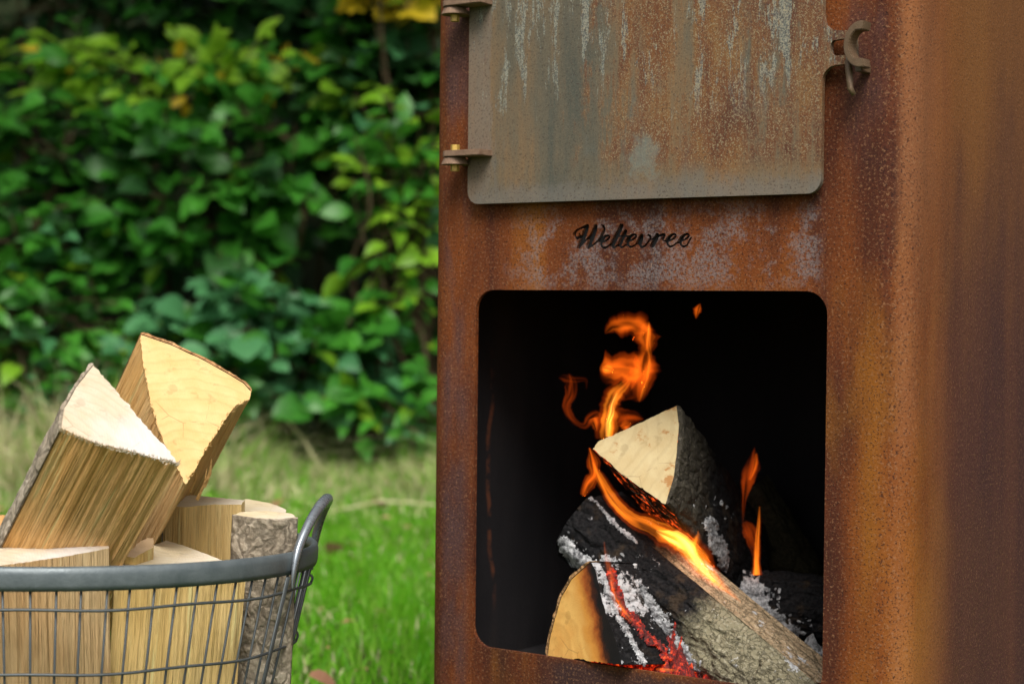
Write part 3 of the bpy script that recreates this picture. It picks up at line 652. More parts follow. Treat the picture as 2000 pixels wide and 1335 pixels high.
def stove_body():
    zo = .2114
    op = rrect(-.18, .18, zo, Z0, .0195)
    bm = plate([[(XL, ZB), (XR, ZB), (XR, ZT), (XL, ZT)], op, L_RIM], .004)
    for pl in L_OUT: bm.faces.new([bm.verts.new((x, 0, z)) for x, z in pl])
    for (a, b) in L_WALL: bm.faces.new([bm.verts.new(q) for q in ((a[0], 0, a[1]), (b[0], 0, b[1]), (b[0], .004, b[1]), (a[0], .004, a[1]))])
    bmesh.ops.recalc_face_normals(bm, faces=bm.faces)
    # bends, sides and back as one folded sheet
    prof = [(XL-BR, DEP), (XL-BR, .2)]
    for k in range(11):
        a = R(180+90*k/10); prof.append((XL+BR*math.cos(a), BR+BR*math.sin(a)))
    prof2 = []
    for k in range(11):
        a = R(270+90*k/10); prof2.append((XR+BR*math.cos(a), BR+BR*math.sin(a)))
    prof2 += [(XR+BR, .2), (XR+BR, DEP)]
    for pr in (prof, prof2):
        rows = [[bm.verts.new((x, y, z)) for x, y in pr] for z in (ZB, ZT)]
        for i in range(len(pr)-1):
            f = bm.faces.new((rows[0][i], rows[0][i+1], rows[1][i+1], rows[1][i])); f.smooth = True
    q = [bm.verts.new(v) for v in ((XL-BR, DEP, ZB), (XR+BR, DEP, ZB), (XR+BR, DEP, ZT), (XL-BR, DEP, ZT))]; bm.faces.new(q)
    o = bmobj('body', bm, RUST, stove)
    pr = prof+prof2
    bm = bmesh.new(); vs = [bm.verts.new((x, y, ZT)) for x, y in pr]; f = bm.faces.new(vs)
    r_ = bmesh.ops.extrude_face_region(bm, geom=[f])
    for v in r_['geom']:
        if isinstance(v, bmesh.types.BMVert): v.co.z += .012
    bmesh.ops.recalc_face_normals(bm, faces=bm.faces); bmobj('top_plate', bm, RUST, stove)
    v, f = tube([(0, .27, ZT+.01), (0, .27, ZT+.65)], .075, 24); obj('chimney', v, f, RUST, stove, smooth=True)
    # fire compartment liner
    bm = bmesh.new()
    x0, x1, y0, y1, z0, z1 = -.222, .232, .006, .385, .178, .60
    c = [bm.verts.new(p) for p in ((x0, y0, z0), (x1, y0, z0), (x1, y1, z0), (x0, y1, z0), (x0, y0, z1), (x1, y0, z1), (x1, y1, z1), (x0, y1, z1))]
    for q in ((0, 3, 7, 4), (1, 5, 6, 2), (3, 2, 6, 7), (4, 7, 6, 5)): bm.faces.new([c[k] for k in q])
    bmobj('firebox', bm, SOOT, stove)
    bm = bmesh.new(); box(bm, x0+.001, x1-.001, .0045, y1-.001, z0-.006, z0+.004); bmobj('hearth_plate', bm, SOOT, stove)
    bm = bmesh.new(); box(bm, .086, .092, y1-.008, y1-.002, .22, .56); bmobj('weld_seam', bm, SOOT, stove)
    # letters: black sheet added in the cut, painting the dark of the gap behind
    cu = bmesh.new()
    for pl in L_IN: cu.faces.new([cu.verts.new((x, .0034, z)) for x, z in pl])
    bmesh.ops.remove_doubles(cu, verts=cu.verts, dist=1e-6); bmesh.ops.recalc_face_normals(cu, faces=cu.faces)
    lo = bmobj('lettering', cu, BLACK, stove); lo['label'] = 'black cut out script lettering reading Weltevree'
stove_body()
def stove_door():
    OFF = .012
    xl = SP(913, 390, OFF)[0]; xr = SP(1603, 370, OFF)[0]; zb = (SP(914, 398, OFF)[1]+SP(1603, 378, OFF)[1])/2
    P = [(xl, ZT-.08)]
    r = .012
    for k in range(9):
        a = R(180+90*k/8); P.append((xl+r+r*math.cos(a), zb+r+r*math.sin(a)))
    for k in range(9):
        a = R(270+90*k/8); P.append((xr-r+r*math.cos(a), zb+r+r*math.sin(a)))
    q = lambda px, py: SP(px, py, OFF)
    P += [(xr, q(1607, 160)[1]), (xr+.0005, q(1608, 148)[1]), q(1613, 138), q(1622, 130), q(1634, 127), q(1668, 124), q(1672, 118), q(1672, 70), q(1668, 60), q(1634, 59), q(1622, 57), q(1612, 48), (xr+.0005, q(1609, 36)[1]), (xr, q(1608, 25)[1]), (xr, ZT-.08)]
    hole = [q(*p) for p in ((1627, 79), (1650, 75), (1652, 78), (1652, 108), (1630, 109), (1624, 105), (1622, 98), (1623, 84))]
    bm = plate([P, hole], .005)
    for v in bm.verts: v.co.y -= OFF
    d = bmobj('oven_door', bm, DOOR, stove); d['label'] = 'grey green patinated door with rust runs'
    for py in (300, 6):
        # hinge: leaf welded on the door, cone washer, pin
        xa = SP(872, py, .02)[0]; xb = SP(962, py, OFF)[0]; z = SP(915, py, .02)[1]; xc = SP(889, py, .02)[0]; yc = -.020
        bm = bmesh.new(); box(bm, xa+.006, xb, -.032, -OFF+.0005, z-.0028, z+.0028, .0006)
        r_ = bmesh.ops.create_cone(bm, cap_ends=True, segments=20, radius1=.0115, radius2=.0115, depth=.0052)
        for v in r_['verts']: v.co += Vector((xc, yc, z+.0001))
        h = bmobj('hinge', bm, HINGE, stove)
        bm = bmesh.new(); r_ = bmesh.ops.create_cone(bm, cap_ends=True, segments=20, radius1=.0130, radius2=.0105, depth=.006)
        for v in r_['verts']: v.co += Vector((xc, yc, z-.0066))
        box(bm, xc-.006, xc+.006, yc, -.0005, z-.0090, z-.0045)
        bmobj('hinge_bracket', bm, HINGE, h, smooth=False)
        bm = bmesh.new(); r_ = bmesh.ops.create_cone(bm, cap_ends=True, segments=6, radius1=.0042, radius2=.0042, depth=.0245)
        for v in r_['verts']: v.co += Vector((xc, yc, z-.0035))
        bmobj('bolt', bm, BRASS, h)
    # latch: a flat C-shaped catch standing on the front, with a bent pin hanging from it
    cx, cz = SP(1684, 89, .02)
    bm = bmesh.new(); n = 18; ring = []
    for k in range(n+1):
        a = R(78+204*k/n); t_ = .0062*(1 if 2 < k < n-2 else 1.15)
        ro, ri = .0185, .0185-t_
        s = [bm.verts.new((cx+.003+math.cos(a)*rr*.80, yy, cz+math.sin(a)*rr)) for rr, yy in ((ro, -.030), (ri, -.030), (ri, -.016), (ro, -.016))]
        ring.append(s)
    for a, b in zip(ring[:-1], ring[1:]):
        for k in range(4): bm.faces.new((a[k], a[(k+1) % 4], b[(k+1) % 4], b[k]))
    bm.faces.new(ring[0][::-1]); bm.faces.new(ring[-1])
    bmesh.ops.recalc_face_normals(bm, faces=bm.faces)
    bmesh.ops.bevel(bm, geom=[e for e in bm.edges], offset=.0007, segments=2, affect='EDGES')
    bm2 = bmesh.new(); box(bm2, cx-.007, cx-.001, -.018, -.0005, cz-.020, cz-.0135, .0006); me_ = bpy.data.meshes.new('tmp'); bm2.to_mesh(me_); bm.from_mesh(me_); bm2.free()
    ca = bmobj('latch_catch', bm, CATCH, stove)
    pts = [(*SP(px, py, .017), .017) for px, py in ((1657, 118), (1659, 140), (1662, 160), (1664, 174), (1669, 186))]
    v, f = tube([(p[0], -p[2]-.001*i+.003*(i == 4), p[1]) for i, p in enumerate(pts)], [.0032, .003, .0028, .0026, .0022], 8)
    obj('latch_pin', v, f, CATCH, stove, smooth=True)
stove_door()

# ------------------------------------------------------------------ split logs
def frame(origin, axis, xhint):
    z = axis.normalized(); x = (xhint-z*xhint.dot(z)).normalized(); y = z.cross(x); m = Matrix.Identity(4)
    for i in range(3): m[i][0] = x[i]; m[i][1] = y[i]; m[i][2] = z[i]; m[i][3] = origin[i]
    return m
def log(name, label, fr, poly, length, mats, seed=0, amp=.0016, bark_t=.005, bark_amp=.0025, step=.0022, group=None, jag=.0012, bark_nz=70, cat='log', wave=.0):
    """poly: [(x, y, type of the edge that starts here: 's' riven, 'b' bark)] in the frame's xy, end face at z=0, body towards -z"""
    end_m, split_m, bark_m = mats
    area = sum(poly[i][0]*poly[(i+1) % len(poly)][1]-poly[(i+1) % len(poly)][0]*poly[i][1] for i in range(len(poly)))
    if area < 0:      # make counter-clockwise, moving each type to the edge it belongs to
        n0 = len(poly); poly = [(poly[n0-1-i][0], poly[n0-1-i][1], poly[(n0-2-i) % n0][2]) for i in range(n0)]
    pts = []; s = 0
    for i in range(len(poly)):
        a = Vector(poly[i][:2]); b = Vector(poly[(i+1) % len(poly)][:2]); L = (b-a).length; n = max(1, round(L/step)); nrm = Vector(((b-a).y, -(b-a).x)).normalized()
        for k in range(n): pts.append([a.lerp(b, k/n), nrm.copy(), poly[i][2], s+L*k/n, k == 0, poly[i-1][2]])
        s += L
    N = len(pts)
    prevn = [p[1].copy() for p in pts]
    for i, p in enumerate(pts):
        if p[4]: p[1] = (p[1]+prevn[i-1]).normalized()
    # bark arcs get smooth normals
    nz = max(10, int(length/.012)); V = []; F = []; I = []
    for r in range(nz+1):
        z = -length*r/nz
        for p, nr, ty, sv, cr, pt in pts:
            if ty == 's' or (cr and pt == 's'):
                d = amp*(.65*fbm(sv*45, z*2.2, seed*7.1, 3)+.45*fbm(sv*300, z*3, seed*3.3, 2)+.4*fbm(sv*800, z*8, seed, 2)) + wave*math.sin(z*14+seed+sv*3)
            else: d = .0005*fbm(sv*40, z*20, seed, 2)
            zz = z
            if r == 0 and ty == 's': d += jag*.35*fbm(sv*700, seed*5.0, 2.0, 2)
            q = p+nr*d; V.append((q.x, q.y, zz))
    for r in range(nz):
        for i in range(N):
            j = (i+1) % N; F.append((r*N+j, r*N+i, (r+1)*N+i, (r+1)*N+j)[::-1]); I.append(1)
    F = [f[::-1] for f in F]
    bm = bmesh.new(); vs = [bm.verts.new(v) for v in V]
    for f in F: bm.faces.new([vs[k] for k in f]).material_index = 1
    caps = [bm.faces.new([vs[i] for i in range(N)]), bm.faces.new([vs[nz*N+i] for i in range(N-1, -1, -1)])]
    for c in caps: c.material_index = 0
    bmesh.ops.triangulate(bm, faces=caps); bmesh.ops.recalc_face_normals(bm, faces=bm.faces)
    o = bmobj(name, bm, [end_m, split_m]); o.matrix_world = fr; tag(o, label, cat, group)
    # bark runs
    types = [p[2] for p in pts]
    if 'b' in types:
        st = next((i for i in range(N) if types[i] == 'b' and types[i-1] != 'b'), 0)
        run = []; i = st
        while types[i % N] == 'b' and len(run) < N: run.append(i % N); i += 1
        run.append(i % N)
        # smoothed outward normals along the run
        raw = [prevn[k] if types[k] == 'b' else prevn[run[-2]] for k in run]
        nn = []
        for k in range(len(run)):
            a_ = Vector((0, 0))
            for q in range(-6, 7): a_ += raw[min(max(k+q, 0), len(run)-1)]
            nn.append(a_.normalized())
        m = len(run); V = []; F = []
        for r in range(bark_nz+1):
            z = .0006-(length+.001)*r/bark_nz
            for k, i in enumerate(run):
                p = pts[i][0]; sv = pts[run[0]][3]+k*step
                e = min(1, min(k, m-1-k)/2+.35)
                ce = noise.cell_vector(Vector((sv*70+fbm(sv*30, z*30, seed)*.8, z*38+fbm(sv*30, z*30, seed+9)*.8, seed*1.0)))
                d = bark_t*(.75+.25*fbm(sv*25, z*12, seed))*e + bark_amp*(.6*fbm(sv*90, z*60, seed+3, 4)+.5*(ce[0]-.5))
                q = p+nn[k]*max(.001, d); V.append((q.x, q.y, z+(.0008*fbm(sv*200, seed, 1) if r == 0 else 0)))
        off = len(V)
        for r in (0, bark_nz):
            z = .0006-(length+.001)*r/bark_nz
            for k, i in enumerate(run): q = pts[i][0]+nn[k]*.0004; V.append((q.x, q.y, z))
        for r in range(bark_nz):
            for k in range(m-1): F.append((r*m+k, r*m+k+1, (r+1)*m+k+1, (r+1)*m+k))
        for k in range(m-1):
            F.append((off+k, off+k+1, k+1, k)); F.append((bark_nz*m+k, bark_nz*m+k+1, off+m+k+1, off+m+k))
        for k in (0, m-1):
            F.append([r*m+k for r in range(bark_nz+1)]+[off+m+k, off+k])
        bm = bmesh.new(); vs = [bm.verts.new(v) for v in V]
        for f in F: bm.faces.new([vs[k] for k in f])
        big = [f for f in bm.faces if len(f.verts) > 4]; bmesh.ops.triangulate(bm, faces=big); bmesh.ops.recalc_face_normals(bm, faces=bm.faces)
        bo = bmobj('bark', bm, bark_m, o)
    return o
def endlog(name, label, pix, depth, axis, length, mats, ref=None, **kw):
    """pix: end face outline [(px, py, type)] seen in the picture, laid on the plane at `depth` square to axis"""
    cx = sum(p[0] for p in pix)/len(pix); cy = sum(p[1] for p in pix)/len(pix)
    if ref: cx, cy = ref
    org = W(cx, cy, depth); fr = frame(org, axis, CR); inv = fr.inverted(); poly = []
    for px, py, ty in pix:
        d = ray(px, py); t = (org-CAM).dot(axis)/d.dot(axis); q = inv @ (CAM+d*t); poly.append((q.x, q.y, ty))
    return log(name, label, fr, poly, length, mats, **kw)
PALE = (.66, .50, .27); CREAM = (.70, .62, .46); YEL = (.60, .40, .15); ORG = (.50, .25, .065); TAN = (.42, .26, .12)
END_Y = mat_end('end_grain_yellow', (.66, .47, .22), (.58, .37, .14), 300, (.02, -.09))
END_W = mat_end('end_grain_white', (.58, .50, .38), (.52, .41, .27), 380, (-.03, -.06), white=.6)
END_C = mat_end('end_grain_cream', (.62, .53, .36), (.55, .43, .25), 420, (0, .05), white=.3)
SPL_O = mat_split('riven_wood_orange', (.80, .54, .25), (.62, .31, .10), (.76, .42, .14), 1.2)
SPL_Y = mat_split('riven_wood_yellow', (.78, .58, .27), (.52, .33, .12), (.70, .47, .17), 1.0)
SPL_T = mat_split('riven_wood_tan', (.66, .48, .26), (.38, .23, .105), (.54, .33, .15), 1.0)
BRK = mat_bark('grey_brown_bark', (.17, .135, .095), (.32, .265, .195), (.48, .41, .32))
BRK_O = mat_bark('orange_inner_bark', (.22, .10, .04), (.38, .20, .085), (.52, .32, .15))
FG = 'split logs stacked in the wire basket'

# big leaning logs on top
a2 = camv(.42, .62, .66)
LG2 = endlog('split_log', 'large split log with broad pale yellow sawn end, leaning rearmost in the basket',
  [(274, 653, 'b'), (330, 672, 'b'), (385, 697, 'b'), (440, 727, 'b'), (475, 748, 'b'), (490, 764, 's'), (486, 780, 's'), (462, 793, 's'), (438, 820, 's'), (415, 858, 's'), (393, 894, 's'), (363, 945, 's'), (340, 900, 's'), (313, 848, 's'), (294, 785, 's'), (281, 719, 's')],
  1.50, a2, .30, (END_Y, SPL_O, BRK_O), seed=2, bark_t=.004, bark_amp=.0015, group=FG, jag=.003, amp=.002)
a1 = camv(.46, .70, .48)
LG1 = endlog('split_log', 'large leaning split log with white sawn top and orange streaked split face in front',
  [(183, 712, 's'), (262, 803, 's'), (349, 905, 's'), (270, 884, 's'), (200, 868, 's'), (119, 838, 'b'), (126, 797, 'b'), (148, 757, 'b')],
  1.38, a1, .27, (END_W, SPL_O, BRK), seed=4, bark_t=.004, bark_amp=.002, group=FG, jag=.004, amp=.0026)
def splinters(lg, pix, axis, depth, n, ln, wd, mat, seed, name='splinter'):
    """torn fibres along the sawn edge"""
    rg = random.Random(seed); P = spline(pix, 12); inv = lg.matrix_world.inverted(); V = []; F = []
    ctr = lg.matrix_world.translation; sd_ = axis.cross(-CF).normalized()
    for k in range(n):
        q = P[rg.randrange(len(P))]; d = ray(q[0]+rg.gauss(0, 1.2), q[1]+rg.gauss(0, 1.2)); t = (ctr-CAM).dot(axis)/d.dot(axis); p = CAM+d*t
        L = ln*rg.uniform(.3, 1.2); w_ = wd*rg.uniform(.5, 1.3); dr = (axis*rg.uniform(-.2, 1)+Vector((rg.gauss(0, .3), rg.gauss(0, .3)-.35, rg.gauss(0, .3)))).normalized()
        a = p-axis*ln*.5-CF*.0004; o = len(V); V += [inv @ v for v in (a-sd_*w_, a+sd_*w_, a-CF*w_, a+dr*L+axis*ln*.5)]; F += [(o, o+1, o+3), (o+1, o+2, o+3), (o+2, o, o+3), (o, o+2, o+1)]
    b = obj(name, V, F, mat, lg); b['kind'] = 'stuff'
bpy.context.view_layer.update()
splinters(LG1, [(119, 838), (200, 868), (270, 884), (349, 905)], a1, 0, 260, .0035, .0006, END_C, 3, 'torn_fibres')
splinters(LG2, [(486, 780), (462, 793), (438, 820), (415, 858), (393, 894), (370, 935)], a2, 0, 120, .0035, .0006, END_Y, 4, 'torn_fibres')
splinters(LG2, [(281, 719), (294, 785), (313, 848)], a2, 0, 80, .003, .0005, END_Y, 5, 'torn_fibres')
for (pa, pb, wd) in (((398, 950), (413, 897), 5), ((385, 975), (404, 915), 4), ((372, 960), (384, 905), 3)):
    A_ = W(*pa, 1.49); B_ = W(*pb, 1.475); v, f = tube([A_, A_.lerp(B_, .5)+CR*.002, B_], [(.0008, wd*.0004), (.0007, wd*.0003), (.0003, .0003)], 6, flat=CF)
    inv = LG2.matrix_world.inverted(); obj('splinter', [inv @ q for q in v], f, SPL_O, LG2)
up = camv(.02, .975, .20)
endlog('split_log', 'upright split log with white top at the front left of the basket',
  [(-90, 1076, 's'), (20, 1062, 's'), (150, 1060, 's'), (210, 1062, 's'), (213, 1070, 's'), (120, 1087, 's'), (0, 1104, 's'), (-110, 1106, 's')],
  1.405, camv(.03, .975, .20), .26, (END_W, SPL_T, BRK), seed=6, group=FG, amp=.002)
endlog('split_log', 'upright yellow split log with pale pointed top at the front middle of the basket',
  [(222, 1100, 's'), (244, 1082, 's'), (297, 1065, 's'), (325, 1055, 's'), (358, 1064, 's'), (440, 1096, 's'), (482, 1106, 's'), (350, 1109, 's'), (226, 1108, 's')],
  1.475, camv(.10, .97, .20), .27, (END_C, SPL_Y, BRK), seed=8, group=FG, amp=.002)
endlog('split_log', 'upright log with rough grey bark beside the basket handle',
  [(455, 1005, 'b'), (500, 1012, 'b'), (545, 1014, 'b'), (580, 1010, 's'), (570, 1002, 's'), (520, 997, 's'), (470, 999, 's')],
  1.50, camv(.06, .985, .15), .29, (END_C, SPL_Y, BRK), seed=9, group=FG, bark_t=.006, bark_amp=.0016)
endlog('split_log', 'upright split log with brown stained face behind the leaning logs',
  [(320, 985, 'b'), (345, 973, 's'), (373, 966, 's'), (478, 976, 's'), (472, 985, 's'), (420, 984, 's'), (360, 990, 's')],
  1.56, camv(.05, .985, .15), .28, (END_C, SPL_Y, BRK), seed=10, group=FG)
endlog('split_log', 'log with pale top edge rearmost beside the bark covered log',
  [(462, 982, 's'), (480, 974, 's'), (530, 982, 's'), (559, 995, 's'), (556, 1003, 's'), (480, 1000, 's')],
  1.64, camv(.02, .985, .15), .28, (END_C, SPL_Y, BRK), seed=12, group=FG)
endlog('split_log', 'orange brown log end cut off by the left edge of the picture',
  [(-70, 1010, 's'), (-30, 1004, 's'), (10, 1006, 'b'), (20, 1022, 'b'), (25, 1045, 'b'), (24, 1062, 's'), (-60, 1080, 's')],
  1.47, camv(-.35, .35, .87), .2, (mat_end('end_grain_orange', (.60, .36, .15), (.50, .26, .09), 300), SPL_O, BRK_O), seed=13, group=FG)
endlog('split_log', 'small pale wedge of wood wedged between the leaning log and the upright logs',
  [(240, 1086, 's'), (270, 1060, 's'), (288, 1050, 's'), (300, 1050, 's'), (299, 1068, 's'), (262, 1088, 's')],
  1.46, camv(.1, .9, .42), .18, (mat_end('end_grain_pink', (.62, .45, .27), (.54, .36, .19), 300), SPL_Y, BRK), seed=14, group=FG)

# ------------------------------------------------------------------ basket
def basket():
    top = W(113, 1052, 1.55); axis = Vector((0.012, math.sin(R(1.8)), math.cos(R(1.8)))).normalized()
    H = .325; org = top-axis*H; fr = frame(org, axis, Vector((1, 0, 0))); root = empty('wire_basket', fr)
    tag(root, 'round grey metal wire basket with banded rim, filled with split firewood', 'basket')
    rad = lambda z: .2205-max(0, (H-.02)-z)*.235
    RR = .2215; n = 128
    # rim: rolled band
    prof = [(-.0015, -.018), (.0012, -.0185), (.0022, -.014), (.0026, -.006), (.0018, -.0015), (-.0002, 0), (-.0030, -.0008), (-.0046, -.004), (-.0040, -.008), (-.0018, -.010)]
    V = []; F = []; m = len(prof)
    for i in range(n):
        a = 2*math.pi*i/n; wob = 1+.0012*math.sin(3*a+1)
        for dr, dz in prof: r = (RR+dr)*wob; V.append((r*math.cos(a), r*math.sin(a), H+dz))
    for i in range(n):
        for k in range(m): F.append((i*m+k, ((i+1) % n)*m+k, ((i+1) % n)*m+(k+1) % m, i*m+(k+1) % m))
    bm = bmesh.new(); vs = [bm.verts.new(v) for v in V]
    for f in F: bm.faces.new([vs[k] for k in f])
    bmesh.ops.recalc_face_normals(bm, faces=bm.faces); bmobj('rim', bm, RIMM, root, True)
    # hoops outside the uprights
    for dz in (.033, .083, .135, .19, .25):
        z = H-dz; r = rad(z)+.0022; P = [(r*math.cos(2*math.pi*i/96), r*math.sin(2*math.pi*i/96), z+.0008*math.sin(i*.7)) for i in range(97)]
        v, f = tube(P, .0012, 8, cap=False, flat=(0, 0, 1)); obj('hoop', v, f, WIREM, root, smooth=True)
    # uprights share one mesh
    zb = .012; P = [(rad(zb), 0, zb), (rad(.1), 0, .1), (rad(.2), 0, .2), (RR-.0022, 0, H-.016)]
    v, f = tube(P, .00105, 7); me = None
    nw = 74
    for i in range(nw):
        if me is None: o = obj('upright_wire', v, f, WIREM, root, smooth=True); me = o.data
        else: o = link(bpy.data.objects.new('upright_wire', me), root)
        o.rotation_euler = (0, 0, 2*math.pi*(i+.35)/nw+random.uniform(-.006, .006))
    # base ring and cross wires
    r = rad(.012); P = [(r*math.cos(2*math.pi*i/64), r*math.sin(2*math.pi*i/64), .008) for i in range(65)]
    v, f = tube(P, .004, 8, cap=False, flat=(0, 0, 1)); obj('base_ring', v, f, WIREM, root, smooth=True)
    me = None
    for i in range(-5, 6):
        x = i*.024; L = math.sqrt(max(0, r*r-x*x)); v, f = tube([(x, -L, .012), (x, L, .012)], .0015, 6); obj('base_wire', v, f, WIREM, root, smooth=True)
    # two handles, arches that lean outwards
    for sgn in (0, math.pi):
        half = [(-19, .0035, -.030, .004, .0010), (-18.8, .0038, -.018, .0066, .0026), (-17.5, .0045, 0, .0062, .0046), (-14.5, .0062, .016, .0056, .0050), (-10.5, .0080, .0285, .0058, .0054), (-5.5, .0098, .0365, .0064, .0060)]
        K = half+[(0, .0102, .0385, .0066, .0062)]+[(-a, b, c, d, e) for a, b, c, d, e in half[::-1]]
        P = []; rd = []
        for a, dr, dz, ra, rb in spline(K, 5):
            P.append(((RR+dr)*math.cos(R(a)+sgn), (RR+dr)*math.sin(R(a)+sgn), H+dz)); rd.append((rb*.8, ra*.8))
        v, f = tube(P, rd, 12, flat=(math.cos(sgn), math.sin(sgn), 0)); obj('handle', v, f, HANDM, root, smooth=True)
        for a0 in (-20.5, 20.5):
            a = R(a0)+sgn; z1 = H-.02; Pq = [((rad(z)+.003)*math.cos(a), (rad(z)+.003)*math.sin(a), z) for z in (z1, .2, .1, .014)]
            v, f = tube(Pq, [(.0012, .0032)]*4, 8, flat=(math.cos(a), math.sin(a), 0)); obj('handle_strap', v, f, WIREM, root, smooth=True)
    return root
basket()

# ------------------------------------------------------------------ fire
CH_ASH = mat_char('charred_wood_ash', ash=.55, brown=.1)
CH = mat_char('charred_wood', ash=.0, brown=.3)
CH_EMB = mat_char('charred_wood_glowing', ash=.25, brown=.05, ember=.8)
FIRE_LOG = 'logs burning in the stove'
END_F1 = mat_end('end_grain_fire', (.48, .385, .215), (.41, .30, .145), 260, (-.05, .03), stain=2.2)
END_F3 = mat_end('end_grain_scorched', (.74, .44, .13), (.62, .30, .07), 200, (-.05, -.03), burn=(1.0, .35, -.012, .032))
BK_F1 = mat_char('scorched_bark', fresh=((.025, .021, .016), (.07, .06, .046), (.16, .14, .11)), zf=(-.10, -.03), brown=.2)
BK_F2 = mat_char('half_burnt_bark', fresh=((.16, .14, .085), (.27, .24, .16), (.38, .35, .26)), zf=(-.135, -.105), brown=.22, ash=.18)
logs = {}
aF1 = camv(-.42, .52, .74)
logs['F1'] = endlog('burning_log', 'topmost burning log showing its pale sawn end and scorched bark',
  [(1158, 876, 's'), (1169, 862, 's'), (1245, 828, 's'), (1321, 792, 'b'), (1326, 830, 'b'), (1322, 880, 'b'), (1316, 930, 'b'), (1300, 984, 's'), (1232, 938, 's')],
  1.63, aF1, .25, (END_F1, CH_EMB, BK_F1), seed=21, group=FIRE_LOG, bark_t=.006, bark_amp=.003)
aF3 = (SN*.93+CU*.10-SU*.30).normalized()
logs['F3'] = endlog('burning_log', 'short burning log with golden scorched end resting on the stove sill',
  [(1154, 1097, 'b'), (1117, 1130, 'b'), (1097, 1165, 'b'), (1084, 1208, 'b'), (1074, 1247, 'b'), (1070, 1280, 's'), (1140, 1288, 's'), (1214, 1296, 's'), (1204, 1252, 's'), (1186, 1204, 's'), (1171, 1156, 's'), (1165, 1115, 's')],
  1.615, aF3, .11, (END_F3, CH_ASH, mat_char('scorched_orange_bark', fresh=((.30, .15, .06), (.44, .26, .12), (.55, .36, .18)), zf=(-.012, -.003), brown=.1)), seed=23, group=FIRE_LOG, bark_t=.004, bark_amp=.0016, ref=(1140, 1220))
def sidelog(name, label, p0, p1, sec, mats, **kw):
    """log seen from its side; sec: [(s across the picture, t towards the viewer, type)]"""
    ax = (p1-p0).normalized(); view = (CAM-(p0+p1)/2).normalized(); s = view.cross(ax).normalized()
    fr = frame(p1, ax, s); inv = fr.to_3x3().inverted()
    tv = (view-ax*view.dot(ax)).normalized(); poly = []
    for a, b, ty in sec:
        q = inv @ (s*a+tv*b); poly.append((q.x, q.y, ty))
    return log(name, label, fr, poly, (p1-p0).length, mats, **kw)
# s > 0 is the upper right flank of the long log
W_OLD = mat_split('weathered_split', (.36, .30, .21), (.20, .155, .10), (.28, .22, .14), 1.0)
WOOD_F2 = mat_char('half_burnt_split', fresh=((.22, .15, .085), (.40, .30, .19), (.50, .40, .27)), zf=(-.21, -.16), brown=.05, ash=.1)
s_, t_ = .04, .03
logs['F2'] = sidelog('burning_log', 'long burning log lying diagonally, black and ashy above, mossy grey bark below',
  W(1150, 1022, 1.72), W(1580, 1385, 1.565),
  [(.044, -.010, 's'), (.021, .029, 'b'), (.010, .033, 'b'), (-.010, .033, 'b'), (-.030, .024, 'b'), (-.040, .004, 's'), (-.030, -.030, 's'), (.012, -.040, 's')],
  (mat_end('end_grain_dull', (.40, .28, .15), (.30, .19, .09), 260), WOOD_F2, BK_F2), seed=25, group=FIRE_LOG, bark_t=.005, bark_amp=.0045, bark_nz=110, amp=.002)
logs['F4'] = sidelog('burning_log', 'black charred log with white ash at the back right of the fire',
  W(1700, 1200, 1.70), W(1448, 1175, 1.72),
  [(-.030, .010, 'b'), (-.022, .026, 'b'), (.004, .032, 'b'), (.024, .022, 'b'), (.030, .002, 'b'), (.02, -.028, 's'), (-.024, -.026, 's')],
  (CH_ASH, CH, CH), seed=27, group=FIRE_LOG, bark_t=.004, bark_amp=.004)
logs['F5'] = sidelog('burning_log', 'dim moss grown log leaning against the back of the fire compartment',
  W(1560, 1160, 1.86), W(1440, 960, 1.86),
  [(-.035, .008, 'b'), (-.02, .03, 'b'), (.012, .03, 'b'), (.032, .01, 's'), (.02, -.03, 's'), (-.025, -.03, 's')],
  (CH, CH, mat_char('dark_mossy_bark', fresh=((.012, .012, .006), (.025, .022, .010), (.035, .03, .014)), zf=(-.4, -.3))), seed=29, group=FIRE_LOG, bark_t=.004, bark_amp=.004)
# ember and ash bed on the hearth
def bvh_world(objs):
    V = []; F = []
    for o in objs:
        k = len(V); V += [o.matrix_world @ v.co for v in o.data.vertices]; F += [tuple(i+k for i in p.vertices) for p in o.data.polygons]
    return BVHTree.FromPolygons(V, F)
bpy.context.view_layer.update()
def tree_of(keys):
    L = []
    for k in keys: L += [logs[k]]+list(logs[k].children)
    return bvh_world(L)
def bed(name, label, cx, cy, rx, ry, h, mat, seed, cat, group=None):
    n = 44; V = []; F = []
    for i in range(n+1):
        for j in range(n+1):
            x = -1+2*i/n; y = -1+2*j/n; rr = math.hypot(x, y); e = max(0, 1-rr*rr)
            z = h*e*(.55+.5*fbm(x*4+seed, y*4, 1, 4)+.55*abs(fbm(x*11, y*11, seed, 3))) - .001
            V.append((cx+x*rx, cy+y*ry, .1825+max(z, -.001)))
    for i in range(n):
        for j in range(n): a = i*(n+1)+j; F.append((a, a+n+1, a+n+2, a+1))
    o = obj(name, V, F, mat, smooth=False); o.matrix_world = SM; tag(o, label, cat, group); return o
EMB = mat_ember(); ASH = mat_ash()
bed('ember_bed', 'glowing red embers between the lower burning logs', -.015, .075, .085, .075, .082, EMB, 3, 'embers')
bed('ash_bed', 'grey wood ash heaped on the hearth behind the logs', .05, .20, .14, .13, .045, ASH, 8, 'ash')
